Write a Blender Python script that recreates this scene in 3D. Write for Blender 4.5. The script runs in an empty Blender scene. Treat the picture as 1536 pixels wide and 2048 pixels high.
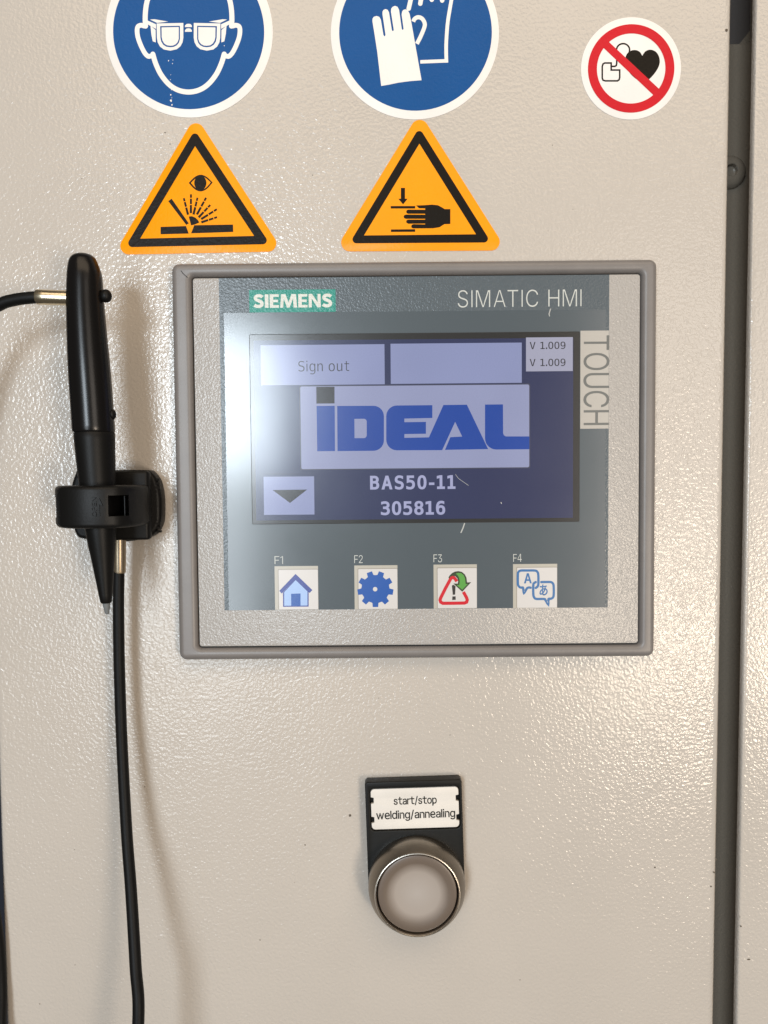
import bpy, bmesh, math, random
from mathutils import Vector, Matrix, Euler

# ---------------------------------------------------------------- camera, world, lamps, exposure
# Lengths in this script are millimetres (x right, h out of the door towards the viewer, z up); MM turns them to metres.
MM = 0.001
scene = bpy.context.scene
COL = scene.collection
random.seed(7)

CAM_LOC = (-8.686, -230.485, -4.643)
CAM_ROT = (1.52685, 0.00845, 0.00241)
FOCAL = 1540.0                                   # in pixels of the 1536 x 2048 photograph
cam_data = bpy.data.cameras.new('camera')
cam_data.sensor_fit = 'HORIZONTAL'
cam_data.sensor_width = 36.0
cam_data.lens = 36.0 * FOCAL / 1536.0
cam_data.clip_start = 0.01
cam_data.clip_end = 50.0
camera = bpy.data.objects.new('camera', cam_data)
camera.location = Vector(CAM_LOC) * MM
camera.rotation_euler = CAM_ROT
COL.objects.link(camera)
scene.camera = camera

world = bpy.data.worlds.new('World')
scene.world = world
world.use_nodes = True
WB = world.node_tree.nodes['Background']
WB.inputs['Color'].default_value = (1.0, 0.90, 0.77, 1)
WB.inputs['Strength'].default_value = 0.09

def lamp(name, loc, target, sx, sy, power, color):
    d = bpy.data.lights.new(name, 'AREA')
    d.shape = 'RECTANGLE'
    d.size = sx * MM
    d.size_y = sy * MM
    d.energy = power
    d.color = color
    o = bpy.data.objects.new(name, d)
    o.location = Vector(loc) * MM
    o.rotation_euler = (Vector(target) - Vector(loc)).to_track_quat('-Z', 'Y').to_euler()
    COL.objects.link(o)
    return o
# the cool windows behind the photographer's left shoulder, the lit room and warm lamp to the right, an added warm fill overhead that brightens the door's top
lamp('window_light', (-400, -1500, 165), (-40, 0, 0), 310, 300, 6.9, (0.80, 0.91, 1.0))
lamp('tall_window_light', (-500, -1500, -60), (-40, 0, 0), 380, 950, 10.2, (0.84, 0.93, 1.0))
lamp('warm_lamp', (800, -1450, -400), (60, 0, -40), 240, 360, 9.0, (1.0, 0.84, 0.66))
lamp('room_light', (840, -1550, 60), (60, 0, 0), 680, 1000, 7.0, (1.0, 0.90, 0.80))
lamp('top_fill_light', (120, -800, 830), (0, 0, 60), 1400, 600, 7.4, (1.0, 0.80, 0.58))

scene.view_settings.view_transform = 'Standard'
scene.view_settings.look = 'None'
scene.view_settings.exposure = 0.0
scene.view_settings.gamma = 1.0
scene.view_settings.use_curve_mapping = False
scene.render.engine = 'CYCLES'
scene.cycles.use_denoising = True
scene.cycles.max_bounces = 8
scene.cycles.sample_clamp_indirect = 6.0

# ---------------------------------------------------------------- helpers
_R = Euler(CAM_ROT, 'XYZ').to_matrix()
_C = Vector(CAM_LOC)
def at(u, v, h=0.0):
    """Where the sight line through a pixel of the photograph meets the plane h mm in front of the door."""
    d = _R @ Vector(((u - 768.0) / FOCAL, -(v - 1024.0) / FOCAL, -1.0))
    t = (-h - _C.y) / d.y
    p = _C + d * t
    return (p.x, p.z)
def crop(x0, y0, s, h):
    return lambda *pts: [at(x0 + x / s, y0 + y / s, h) for x, y in pts]
def box_at(u0, v0, u1, v1, h):
    a = at(u0, v0, h); b = at(u1, v1, h)
    return (a[0], b[1], b[0], a[1])              # x0, z0, x1, z1

def rrect(b, r=0.0, n=6):
    x0, z0, x1, z1 = b
    if r <= 0:
        return [(x0, z0), (x1, z0), (x1, z1), (x0, z1)]
    out = []
    for cx, cz, a0 in ((x1 - r, z1 - r, 0), (x0 + r, z1 - r, 90), (x0 + r, z0 + r, 180), (x1 - r, z0 + r, 270)):
        for i in range(n + 1):
            a = math.radians(a0 + 90.0 * i / n)
            out.append((cx + r * math.cos(a), cz + r * math.sin(a)))
    return out
def circle(c, r, n=96, a0=0, a1=360):
    full = abs(a1 - a0) >= 360
    k = n if full else n + 1
    return [(c[0] + r * math.cos(math.radians(a0 + (a1 - a0) * i / n)),
             c[1] + r * math.sin(math.radians(a0 + (a1 - a0) * i / n))) for i in range(k)]
def hull_round(centres, r, n=10):
    """Outline of a polygon whose corners are arcs of radius r round the given centres (counter-clockwise)."""
    m = len(centres)
    area = sum(centres[i][0] * centres[(i + 1) % m][1] - centres[(i + 1) % m][0] * centres[i][1] for i in range(m))
    cs = centres if area > 0 else centres[::-1]
    out = []
    for i in range(m):
        p, c, q = Vector(cs[i - 1]), Vector(cs[i]), Vector(cs[(i + 1) % m])
        d0 = (c - p).normalized(); d1 = (q - c).normalized()
        a0 = math.atan2(-d0.x, d0.y); a1 = math.atan2(-d1.x, d1.y)
        a0 = math.atan2(d0.y, d0.x) - math.pi / 2; a1 = math.atan2(d1.y, d1.x) - math.pi / 2
        while a1 < a0: a1 += 2 * math.pi
        for k in range(n + 1):
            a = a0 + (a1 - a0) * k / n
            out.append((c.x + r * math.cos(a), c.y + r * math.sin(a)))
    return out
def smooth(pts, n=6, closed=False):
    P = [Vector(p) for p in pts]
    m = len(P); out = []
    for i in range(m if closed else m - 1):
        if closed:
            p0, p1, p2, p3 = P[i - 1], P[i], P[(i + 1) % m], P[(i + 2) % m]
        else:
            p0, p1, p2, p3 = P[max(i - 1, 0)], P[i], P[i + 1], P[min(i + 2, m - 1)]
        for k in range(n):
            t = k / n
            out.append(0.5 * ((2 * p1) + (p2 - p0) * t + (2 * p0 - 5 * p1 + 4 * p2 - p3) * t * t + (3 * p1 - p0 - 3 * p2 + p3) * t ** 3))
    if not closed:
        out.append(P[-1])
    return [tuple(p) for p in out]
def stroke(pts, w, cap='round', closed=False):
    """Contours of a line of width w along pts."""
    P = [Vector(p) for p in pts]
    m = len(P); L = []; Rr = []
    for i in range(m):
        if closed:
            a, b = P[i - 1], P[(i + 1) % m]
            d0 = (P[i] - a).normalized(); d1 = (b - P[i]).normalized()
        else:
            d0 = (P[i] - P[i - 1]).normalized() if i > 0 else (P[1] - P[0]).normalized()
            d1 = (P[i + 1] - P[i]).normalized() if i < m - 1 else d0
        t = (d0 + d1)
        t = t.normalized() if t.length > 1e-6 else d0
        nrm = Vector((-t.y, t.x))
        k = 1.0 / max(0.45, abs(t.dot(d0)))
        L.append(P[i] + nrm * (w / 2 * k)); Rr.append(P[i] - nrm * (w / 2 * k))
    if closed:
        return [[tuple(p) for p in L], [tuple(p) for p in Rr]]
    out = [tuple(p) for p in L]
    def capp(c, d):
        a = math.atan2(d.y, d.x)
        return [(c.x + w / 2 * math.cos(a + math.pi / 2 - math.pi * k / 8), c.y + w / 2 * math.sin(a + math.pi / 2 - math.pi * k / 8)) for k in range(1, 8)]
    if cap == 'round':
        out += capp(P[-1], P[-1] - P[-2])
    out += [tuple(p) for p in reversed(Rr)]
    if cap == 'round':
        out += capp(P[0], P[0] - P[1])
    return [out]

def finish(me, angle=40):
    for p in me.polygons:
        p.use_smooth = True
    me.set_sharp_from_angle(angle=math.radians(angle))
def link(name, me, mat, parent=None):
    o = bpy.data.objects.new(name, me)
    if mat is not None and not me.materials:
        me.materials.append(mat)
    COL.objects.link(o)
    if parent is not None:
        o.parent = parent
        base = Vector((0, 0, 0))
        q = parent
        while q is not None:
            base += q.location
            q = q.parent
        o.location = -base
    return o
def flat(name, contours, h1, mat, parent=None, h0=None, bevel=0.0, res=3, offset=0.0):
    """A filled outline (holes by even-odd rule) lying parallel to the door: a sheet at h1, or a plate from h0 to h1 with rounded edges."""
    cu = bpy.data.curves.new('outline', 'CURVE')
    cu.dimensions = '2D'
    cu.fill_mode = 'BOTH'
    for c in contours:
        pts = [c[0]]
        for p in c[1:]:
            if (Vector(p) - Vector(pts[-1])).length > 0.004: pts.append(p)
        if (Vector(pts[0]) - Vector(pts[-1])).length < 0.004: pts.pop()
        s = cu.splines.new('POLY')
        s.points.add(len(pts) - 1)
        s.use_cyclic_u = True
        for i, p in enumerate(pts):
            s.points[i].co = (p[0], p[1], 0, 1)
    cu.offset = offset - bevel
    hc = h1
    if h0 is not None:
        cu.bevel_depth = bevel
        cu.bevel_resolution = res
        cu.extrude = (h1 - h0) / 2 - bevel
        hc = (h0 + h1) / 2
    tmp = bpy.data.objects.new('outline', cu)
    me = bpy.data.meshes.new_from_object(tmp)
    bpy.data.objects.remove(tmp); bpy.data.curves.remove(cu)
    bm = bmesh.new(); bm.from_mesh(me)
    bmesh.ops.remove_doubles(bm, verts=bm.verts, dist=0.0005)
    for v in bm.verts:
        v.co = Vector((v.co.x, -(hc + v.co.z), v.co.y)) * MM
    if h0 is not None:
        bmesh.ops.recalc_face_normals(bm, faces=bm.faces)
    else:
        for f in bm.faces:
            f.normal_update()
            if f.normal.y > 0: f.normal_flip()
    bm.to_mesh(me); bm.free()
    me.name = name
    for p in me.polygons:
        p.use_smooth = abs(p.normal.y) < 0.9995
    if h0 is not None:
        me.set_sharp_from_angle(angle=math.radians(50))
    me.materials.clear()
    return link(name, me, mat, parent)
def prism(name, profile, z0, z1, mat, parent=None, bevel=0.0, seg=3):
    """An outline in plan (x, h) pulled up from z0 to z1, edges rounded."""
    bm = bmesh.new()
    a = [bm.verts.new((x * MM, -h * MM, z0 * MM)) for x, h in profile]
    b = [bm.verts.new((x * MM, -h * MM, z1 * MM)) for x, h in profile]
    n = len(a)
    bm.faces.new(a); bm.faces.new(b[::-1])
    for i in range(n):
        bm.faces.new((a[i], b[i], b[(i + 1) % n], a[(i + 1) % n]))
    bmesh.ops.recalc_face_normals(bm, faces=bm.faces)
    if bevel:
        es = [e for e in bm.edges if e.calc_face_angle(0) > math.radians(25)]
        bmesh.ops.bevel(bm, geom=es, offset=bevel * MM, segments=seg, profile=0.5, affect='EDGES', clamp_overlap=True)
    me = bpy.data.meshes.new(name); bm.to_mesh(me); bm.free()
    finish(me, 35)
    return link(name, me, mat, parent)
def lathe(name, c, profile, mat, parent=None, n=96, angle=40, closed=False):
    """(radius, h) pairs turned round an axis square to the door through c."""
    bm = bmesh.new(); rings = []
    for r, h in profile:
        if r < 1e-6:
            rings.append([bm.verts.new((0, -h * MM, 0))])
        else:
            rings.append([bm.verts.new((r * MM * math.cos(2 * math.pi * k / n), -h * MM, r * MM * math.sin(2 * math.pi * k / n))) for k in range(n)])
    for A, B in zip(rings, rings[1:] + ([rings[0]] if closed else [])):
        for k in range(n):
            a0, a1 = A[k % len(A)], A[(k + 1) % len(A)]
            b0, b1 = B[k % len(B)], B[(k + 1) % len(B)]
            vs = []
            for v in (a0, a1, b1, b0):
                if v not in vs: vs.append(v)
            if len(vs) > 2: bm.faces.new(vs)
    bmesh.ops.recalc_face_normals(bm, faces=bm.faces)
    me = bpy.data.meshes.new(name); bm.to_mesh(me); bm.free()
    finish(me, angle)
    o = link(name, me, mat, parent)
    o.location += Vector((c[0], 0, c[1])) * MM
    return o
def sweep(name, pts, radii, mat, parent=None, n=20, ends=True, angle=50):
    """A round tube along 3D points (x, h, z) in mm; radii one number or one per point."""
    P = [Vector((x, -h, z)) for x, h, z in pts]
    m = len(P)
    if not isinstance(radii, (list, tuple)): radii = [radii] * m
    bm = bmesh.new(); rings = []
    ref = None
    for i in range(m):
        t = (P[min(i + 1, m - 1)] - P[max(i - 1, 0)]).normalized()
        if ref is None:
            ref = Vector((0, 1, 0)) if abs(t.y) < 0.9 else Vector((1, 0, 0))
        ref = (ref - t * ref.dot(t)).normalized()
        s = t.cross(ref)
        rings.append([bm.verts.new((P[i] + (ref * math.cos(2 * math.pi * k / n) + s * math.sin(2 * math.pi * k / n)) * radii[i]) * MM) for k in range(n)])
    for A, B in zip(rings, rings[1:]):
        for k in range(n):
            bm.faces.new((A[k], A[(k + 1) % n], B[(k + 1) % n], B[k]))
    if ends:
        bm.faces.new(rings[0]); bm.faces.new(rings[-1])
    bmesh.ops.recalc_face_normals(bm, faces=bm.faces)
    me = bpy.data.meshes.new(name); bm.to_mesh(me); bm.free()
    finish(me, angle)
    return link(name, me, mat, parent)
def thing(name, label, cat, x, h, z):
    o = bpy.data.objects.new(name, None)
    o.empty_display_size = 0.01
    o.location = Vector((x, -h, z)) * MM
    COL.objects.link(o)
    o['label'] = label; o['category'] = cat
    return o

# ---------------------------------------------------------------- letter outlines (thousandths of an em)
GLYPHS = {
  'I/': ['235,533 71,-76 14,-76 178,533'],
  'I2': ['64,0 64,47 234,229 282,282 311,327 320,371 319,389 315,405 308,419 298,431 287,441 273,449 224,460 205,458 188,454 172,447 159,438 148,427 139,413 132,398 128,381 127,362 66,362 68,391 75,418 86,442 102,464 121,482 143,496 168,507 196,513 225,516 254,513 281,507 306,497 328,482 346,465 361,445 372,423 379,398 381,372 371,318 336,259 267,180 153,60 153,57 389,57 389,0'],
  'I3': ['218,-7 188,-5 159,1 133,10 108,22 88,38 70,57 57,79 48,104 44,132 109,132 112,115 118,100 126,87 137,76 150,66 165,59 219,50 275,61 291,69 304,80 315,93 323,108 328,125 329,145 328,163 323,180 316,196 306,211 292,223 275,234 254,241 229,246 201,248 157,248 157,299 288,448 288,452 70,452 70,509 372,509 372,461 211,278 211,289 247,290 279,286 308,276 333,262 354,244 371,222 383,198 391,173 393,145 390,116 383,90 370,66 354,45 333,27 309,12 281,2 251,-5'],
  'IC': ['267,-7 225,-3 186,7 150,25 119,49 92,79 70,115 53,157 44,203 40,254 44,305 53,352 70,393 92,429 119,459 150,484 186,501 225,512 267,516 340,504 362,496 383,485 402,471 419,456 435,438 448,418 459,397 467,373 473,348 408,348 389,395 357,428 315,449 267,456 237,453 209,445 184,432 161,414 141,391 125,364 113,332 106,295 103,254 106,213 113,177 125,145 141,117 161,94 184,76 210,63 237,56 267,53 315,60 357,81 389,114 408,160 473,160 467,135 459,112 448,91 435,71 420,53 402,38 383,24 363,13 341,5 317,-2 293,-6'],
  'IE': ['60,0 60,509 372,509 372,452 125,452 125,286 355,286 355,229 125,229 125,57 375,57 375,0'],
  'IF': ['60,0 60,509 369,509 369,452 125,452 125,278 346,278 346,221 125,221 125,0'],
  'IH': ['60,0 60,509 125,509 125,289 392,289 392,509 457,509 457,0 392,0 392,232 125,232 125,0'],
  'IM': ['60,0 60,509 152,509 277,187 287,159 299,123 311,84 322,49 307,49 318,83 330,121 342,158 352,187 476,509 568,509 568,0 504,0 504,291 504,327 505,369 506,413 507,457 513,457 498,409 482,363 467,322 456,291 342,0 286,0 170,291 159,321 145,361 129,408 112,457 119,457 120,416 121,372 122,328 122,291 122,0'],
  'IN': ['60,0 60,509 136,509 343,183 363,151 388,107 414,55 405,54 401,108 399,157 399,195 399,509 463,509 463,0 387,0 202,290 177,331 148,381 108,452 119,454 122,384 124,328 125,291 125,0'],
  'IO': ['267,-7 225,-3 186,7 150,25 119,49 92,79 70,115 53,157 44,203 40,254 44,305 53,352 70,393 92,429 119,459 150,484 186,501 225,512 267,516 309,512 348,501 384,484 415,459 442,429 464,393 480,352 490,305 493,254 490,203 480,157 464,115 442,79 415,49 384,25 348,7 309,-3', '267,53 296,55 324,63 349,76 372,94 392,116 408,144 420,176 428,213 430,254 428,295 420,332 408,365 392,392 372,415 349,433 324,446 296,453 267,456 237,453 210,445 184,433 161,415 142,392 125,364 113,332 106,295 103,254 106,213 113,176 125,144 142,117 161,94 184,76 210,63 237,55'],
  'IS': ['224,-9 188,-7 156,-1 128,9 102,23 81,40 64,60 51,83 42,109 38,137 104,137 108,118 114,102 123,88 136,76 150,66 166,59 224,49 246,50 267,54 286,60 303,69 317,79 329,92 338,106 344,122 346,139 344,154 340,168 332,179 296,205 245,222 184,239 145,253 112,269 86,289 67,313 56,341 52,372 54,400 62,425 75,448 92,468 113,484 138,498 165,508 195,514 227,516 259,514 289,508 316,498 340,484 360,468 377,449 390,427 398,403 401,378 337,378 332,402 320,421 302,437 280,449 254,456 225,459 204,457 185,454 167,448 152,440 139,430 129,418 121,405 117,391 115,376 117,359 122,345 131,334 169,308 212,293 264,279 312,264 359,238 395,198 402,180 407,161 408,139 406,112 399,87 386,64 370,43 349,25 323,11 294,0 261,-7'],
  'IT': ['32,452 32,509 417,509 417,452 257,452 257,0 193,0 193,452'],
  'IU': ['259,-8 220,-6 186,2 154,15 126,33 103,55 85,80 71,108 63,140 60,173 60,509 124,509 124,178 126,155 132,133 141,113 153,95 169,80 187,68 208,59 232,53 259,52 285,53 309,59 331,68 349,80 364,95 377,113 385,133 391,155 393,178 393,509 457,509 457,173 454,140 446,108 433,80 414,55 391,33 363,15 332,2 297,-6'],
  'IV': ['204,0 16,509 84,509 192,206 215,137 248,31 235,31 267,138 290,206 395,509 463,509 278,0'],
  'Ia': ['160,-9 137,-7 115,-3 94,5 76,15 60,29 48,45 38,63 32,84 30,108 32,128 36,146 43,161 53,174 64,184 78,193 125,211 178,220 234,227 265,235 271,240 274,246 276,255 276,257 267,297 240,322 196,331 149,322 118,301 100,274 41,291 51,313 64,331 79,346 95,358 114,368 133,375 194,384 239,379 286,360 300,350 312,336 322,320 330,301 335,278 337,251 337,0 277,0 277,52 272,52 252,25 215,1', '170,45 192,47 211,51 228,59 242,68 254,80 263,93 270,108 274,122 276,138 276,190 259,182 231,176 200,171 175,168 134,159 103,139 97,130 93,118 92,105 102,72 130,52'],
  'Id': ['195,-8 165,-6 137,3 111,16 89,34 70,57 55,84 43,116 36,151 34,189 36,227 43,261 55,293 70,320 89,342 112,361 137,374 165,382 196,384 218,383 237,379 253,373 287,346 306,319 311,319 311,509 372,509 372,0 313,0 313,59 307,59 287,31 252,4 236,-3 217,-7', '205,47 226,49 246,55 263,65 278,78 290,95 299,115 306,138 310,162 312,189 310,216 306,241 300,263 290,282 278,299 263,312 246,322 227,328 205,330 182,328 162,322 145,311 130,298 118,281 108,261 102,239 98,215 96,189 98,163 102,139 109,117 118,97 130,80 145,66 162,55 182,49'],
  'Ig': ['207,-151 180,-149 156,-146 134,-140 82,-110 51,-69 101,-41 122,-66 154,-88 207,-97 236,-95 261,-87 282,-75 298,-58 308,-34 311,-6 311,68 306,68 287,41 252,16 236,10 217,6 195,5 165,7 138,14 113,27 90,43 71,65 55,90 43,120 36,154 34,191 36,229 43,263 55,293 71,320 90,342 112,361 138,374 166,382 196,384 218,383 237,379 253,373 288,346 308,319 313,319 313,379 372,379 372,-9 370,-40 363,-67 350,-90 334,-109 314,-124 291,-136 265,-144 237,-149', '205,59 227,61 246,66 264,75 278,87 290,103 300,121 307,142 311,166 312,193 311,219 307,242 300,264 291,283 279,299 264,312 247,322 227,328 205,330 182,328 163,322 145,312 130,298 118,282 109,262 102,241 98,218 96,193 98,167 102,144 109,123 118,104 131,88 145,76 163,66 183,61'],
  'Ii': ['53,0 53,379 114,379 114,0', '84,443 73,444 63,448 54,455 47,463 43,472 41,483 43,494 47,504 54,512 63,518 73,522 84,524 95,522 105,518 114,512 121,504 125,494 126,483 125,472 121,463 114,455 105,448 95,444'],
  'In': ['114,227 114,0 53,0 53,379 112,379 112,287 102,287 116,319 132,344 152,362 175,374 200,382 227,384 252,383 275,377 295,369 313,356 328,340 341,321 350,298 355,271 357,240 357,0 296,0 296,235 293,263 286,286 273,304 256,318 235,326 210,329 192,328 176,324 161,317 147,308 136,297 126,283 119,266 115,248'],
  'Io': ['207,-8 174,-5 144,3 117,16 93,35 72,58 56,85 44,116 37,150 34,187 37,225 44,260 56,291 72,318 93,341 117,360 144,374 174,382 207,384 241,382 271,374 299,360 323,341 343,318 359,291 371,260 379,225 381,187 379,150 371,116 359,85 343,58 323,35 299,16 271,3 241,-5', '207,46 231,49 252,55 270,66 285,80 298,97 307,117 314,139 318,163 319,187 318,212 314,236 307,258 298,278 285,296 270,310 252,321 231,328 207,330 184,328 163,321 145,310 130,296 118,278 108,258 102,236 98,212 96,187 98,163 102,139 108,117 118,97 130,80 145,66 163,55 184,49'],
  'Ip': ['53,-143 53,379 112,379 112,319 118,319 137,346 171,373 188,379 207,383 229,384 259,382 287,374 313,361 335,342 354,320 370,293 381,261 388,227 390,189 388,151 381,116 370,84 355,57 336,34 313,16 288,3 260,-6 229,-8 208,-7 189,-3 173,4 138,31 118,59 114,59 114,-143', '220,47 242,49 262,55 279,66 294,80 306,97 316,117 323,139 327,163 328,189 327,215 323,239 316,261 307,281 295,298 280,311 262,322 243,328 220,330 198,328 178,322 161,312 147,299 134,282 125,263 118,241 114,216 113,189 114,162 118,138 125,115 135,95 147,78 162,65 179,55 198,49'],
  'Ir': ['53,0 53,379 112,379 112,321 115,321 124,339 137,354 152,367 171,377 191,383 213,385 229,384 243,384 243,322 230,324 207,326 190,324 174,321 159,315 146,306 135,296 126,284 119,269 115,254 114,237 114,0'],
  'Is': ['182,-8 157,-7 133,-3 112,3 93,12 76,24 62,38 50,54 41,73 36,94 94,107 101,87 111,72 124,60 141,52 160,47 181,45 206,47 227,53 244,62 258,74 265,88 268,103 266,115 262,126 254,136 243,144 229,150 212,155 149,170 118,180 92,192 72,208 58,227 50,249 47,274 49,295 55,314 65,332 79,347 95,360 115,370 137,378 161,383 187,384 212,383 234,379 254,372 271,363 286,352 299,339 324,290 268,277 262,291 254,304 243,316 228,325 210,331 187,333 166,331 147,326 131,317 119,305 111,292 109,277 110,264 115,253 124,243 172,223 229,209 261,200 287,187 306,171 320,153 328,131 331,107 329,85 323,65 312,47 298,31 281,18 260,6 236,-2 210,-7'],
  'Iw': ['138,0 23,379 87,379 133,214 154,137 175,41 165,41 186,135 206,214 252,379 316,379 362,214 382,136 402,41 391,41 413,135 434,214 480,379 545,379 429,0 368,0 319,172 305,225 291,280 277,338 291,338 277,280 263,225 248,172 199,0'],
  'D-': ['124,224 305,224 305,167 124,167'],
  'D.': ['170,106 258,106 258,0 170,0'],
  'D0': ['214,474 185,468 160,450 141,421 128,379 120,325 117,259 120,194 128,140 141,99 160,69 185,51 214,46 245,51 269,69 288,99 302,140 310,194 312,259 310,325 302,379 288,421 269,450 245,468', '214,529 265,522 307,499 340,461 364,408 378,341 383,259 378,178 364,111 340,58 307,20 265,-3 214,-10 164,-3 122,20 89,58 65,111 51,178 46,259 51,341 65,408 89,461 122,499 164,522'],
  'D1': ['94,59 203,59 203,456 86,430 86,494 203,520 273,520 273,59 381,59 381,0 94,0'],
  'D2': ['130,59 369,59 369,0 53,0 53,59 167,180 234,255 281,323 288,341 292,359 293,377 290,404 282,427 268,445 248,459 225,467 197,470 131,459 57,424 57,495 128,521 196,529 244,525 284,511 319,489 345,459 360,423 365,382 364,360 358,338 350,315 337,292 321,268 299,242 243,179'],
  'D3': ['270,278 302,267 328,251 349,230 364,205 373,176 376,143 370,99 354,62 327,31 291,8 247,-6 194,-10 121,-3 48,16 48,86 118,58 186,49 222,52 251,61 275,75 292,95 303,120 306,150 303,179 292,202 275,222 252,237 224,246 191,249 138,249 138,307 191,307 221,309 246,316 267,328 282,344 291,364 294,387 291,412 283,432 269,449 249,461 225,468 197,470 133,463 63,442 63,507 138,524 197,529 244,525 284,512 318,491 343,463 358,429 364,390 361,363 353,339 340,319 321,301 298,288'],
  'D4': ['256,456 92,181 256,181', '244,520 326,520 326,181 395,181 395,124 326,124 326,0 256,0 256,124 36,124 36,190'],
  'D5': ['72,520 335,520 335,461 136,461 136,333 166,341 197,344 247,338 290,322 325,296 351,260 367,217 372,167 367,116 350,73 323,37 285,11 240,-5 187,-10 111,-5 50,12 50,84 114,58 180,49 216,52 246,63 270,80 288,103 298,132 302,167 298,201 287,230 269,253 244,271 214,281 178,284 123,278 72,259'],
  'D6': ['345,508 345,444 298,463 247,470 206,464 172,448 146,420 126,381 115,332 111,272 124,293 139,311 157,325 178,335 201,342 225,344 272,339 310,323 342,298 365,262 378,219 383,167 378,115 364,71 341,36 308,10 269,-5 221,-10 166,-3 122,19 88,55 65,106 51,175 46,259 52,340 69,407 97,460 136,499 185,522 244,529 295,524', '220,289 192,285 168,274 149,256 135,232 126,202 123,167 126,131 135,102 149,77 168,59 192,49 220,45 248,48 272,59 290,76 303,100 311,130 314,167 311,204 303,234 290,258 272,275 248,285'],
  'D8': ['214,247 186,244 161,235 142,221 128,201 119,176 116,146 119,117 128,92 142,72 162,57 186,48 214,45 244,48 268,57 287,71 302,91 310,116 313,146 310,176 301,200 287,220 267,235 243,244', '153,276 125,286 102,300 83,319 69,341 61,366 58,394 62,433 77,466 100,493 131,513 170,525 214,529 260,525 298,513 329,493 353,466 367,433 372,394 369,366 360,341 346,319 327,300 304,286 276,276 308,266 335,250 356,230 371,204 381,174 384,140 379,96 364,59 339,30 305,8 264,-6 214,-10 165,-6 124,7 90,29 65,59 51,96 46,139 49,174 58,204 73,230 94,250 121,266', '128,388 130,362 138,341 150,324 167,312 189,305 214,302 241,305 262,312 279,324 292,341 299,362 302,388 299,414 292,436 279,453 262,465 241,472 214,475 189,472 167,465 150,452 138,435 130,414'],
  'D9': ['208,231 235,234 259,245 278,263 292,287 301,317 304,352 301,388 292,418 278,442 259,460 235,471 208,474 179,471 156,461 137,443 124,420 116,389 114,352 116,315 124,285 137,261 155,244 179,234', '82,11 82,76 129,56 180,49 221,55 255,71 282,99 301,138 312,188 316,248 303,226 288,208 270,194 249,184 227,178 202,175 156,181 117,196 85,222 63,257 49,301 44,353 49,405 63,448 87,483 119,509 158,524 206,529 261,522 305,500 339,464 362,412 376,344 381,259 375,179 358,112 330,59 291,21 242,-2 183,-10 132,-5'],
  'DA': ['214,458 140,192 289,192', '172,520 257,520 416,0 344,0 305,135 123,135 86,0 13,0'],
  'DB': ['128,248 128,58 212,58 249,60 278,67 299,79 314,97 322,120 325,150 322,181 313,206 298,224 276,238 247,246 212,248', '128,462 128,305 210,305 241,308 266,314 284,325 297,341 304,362 307,388 304,412 297,431 284,445 266,454 241,460 210,462', '58,520 212,520 261,516 302,505 335,485 359,459 373,427 378,388 375,358 368,333 355,313 337,297 314,285 287,278 318,270 345,255 367,235 383,208 393,178 396,143 391,99 375,64 350,36 314,16 268,4 212,0 58,0'],
  'DP': ['139,462 139,267 220,267 251,270 276,278 296,292 312,312 321,336 324,365 321,393 312,417 297,436 276,451 251,459 220,462', '69,520 220,520 274,515 318,502 352,480 377,450 392,411 397,365 392,317 377,279 353,248 318,226 274,213 220,209 139,209 139,0 69,0'],
  'DS': ['352,502 352,431 288,462 223,472 192,470 166,462 144,449 128,432 119,411 116,386 118,365 124,348 135,334 151,323 175,312 205,304 242,295 287,282 322,264 349,242 367,214 379,181 382,142 377,97 362,59 336,29 301,7 256,-6 203,-10 129,-2 55,21 55,96 131,59 203,47 236,50 263,58 286,71 302,89 312,111 315,138 313,161 306,181 295,197 278,210 254,220 224,229 186,237 142,250 107,267 81,287 63,311 52,341 48,376 54,419 69,456 95,487 130,511 171,525 220,529 283,522'],
  'DV': ['214,59 337,520 409,520 257,0 172,0 20,520 93,520'],
  'De': ['387,211 387,180 110,180 110,178 113,138 124,105 143,79 168,60 199,48 237,44 301,54 372,84 372,20 302,-3 236,-10 180,-4 133,14 94,44 66,85 49,135 43,195 48,253 65,302 93,344 130,375 175,393 227,399 273,394 312,377 344,349 368,311 382,265', '323,230 320,264 311,293 296,316 277,332 253,342 224,345 195,342 169,331 148,314 130,291 119,263 112,229'],
  'Dg': ['299,198 296,242 288,279 275,308 257,328 234,341 207,345 178,341 154,328 135,308 121,279 113,242 110,198 113,154 121,117 135,88 154,67 178,55 208,50 235,55 257,67 275,88 288,117 296,154', '363,25 358,-29 344,-73 321,-108 289,-133 249,-148 200,-153 144,-148 86,-134 86,-71 148,-94 200,-102 231,-99 256,-89 275,-74 288,-51 296,-22 299,16 299,18 299,62 287,42 273,26 257,13 238,4 217,-1 193,-3 150,3 114,22 84,52 61,92 47,141 43,198 47,255 61,304 84,345 114,375 150,393 193,399 216,398 238,393 256,384 273,373 287,357 299,338 299,389 363,389'],
  'Dn': ['366,242 366,0 302,0 302,242 299,274 293,299 283,319 268,333 249,341 225,344 198,340 175,330 156,312 143,287 135,257 132,220 132,0 68,0 68,390 132,390 132,331 145,352 160,369 178,382 199,392 222,397 248,399 284,395 314,382 337,360 353,330 363,290'],
  'Do': ['214,345 185,341 160,328 141,307 127,278 118,240 116,195 118,149 127,112 141,82 160,61 185,48 214,44 245,48 269,61 289,82 303,112 311,149 314,195 311,240 303,278 289,307 269,328 245,341', '214,399 264,394 306,376 339,347 363,307 377,256 382,195 377,133 363,83 339,42 306,13 265,-4 214,-10 165,-4 123,13 91,42 67,83 52,133 48,195 52,256 67,307 91,347 123,376 165,394'],
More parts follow.
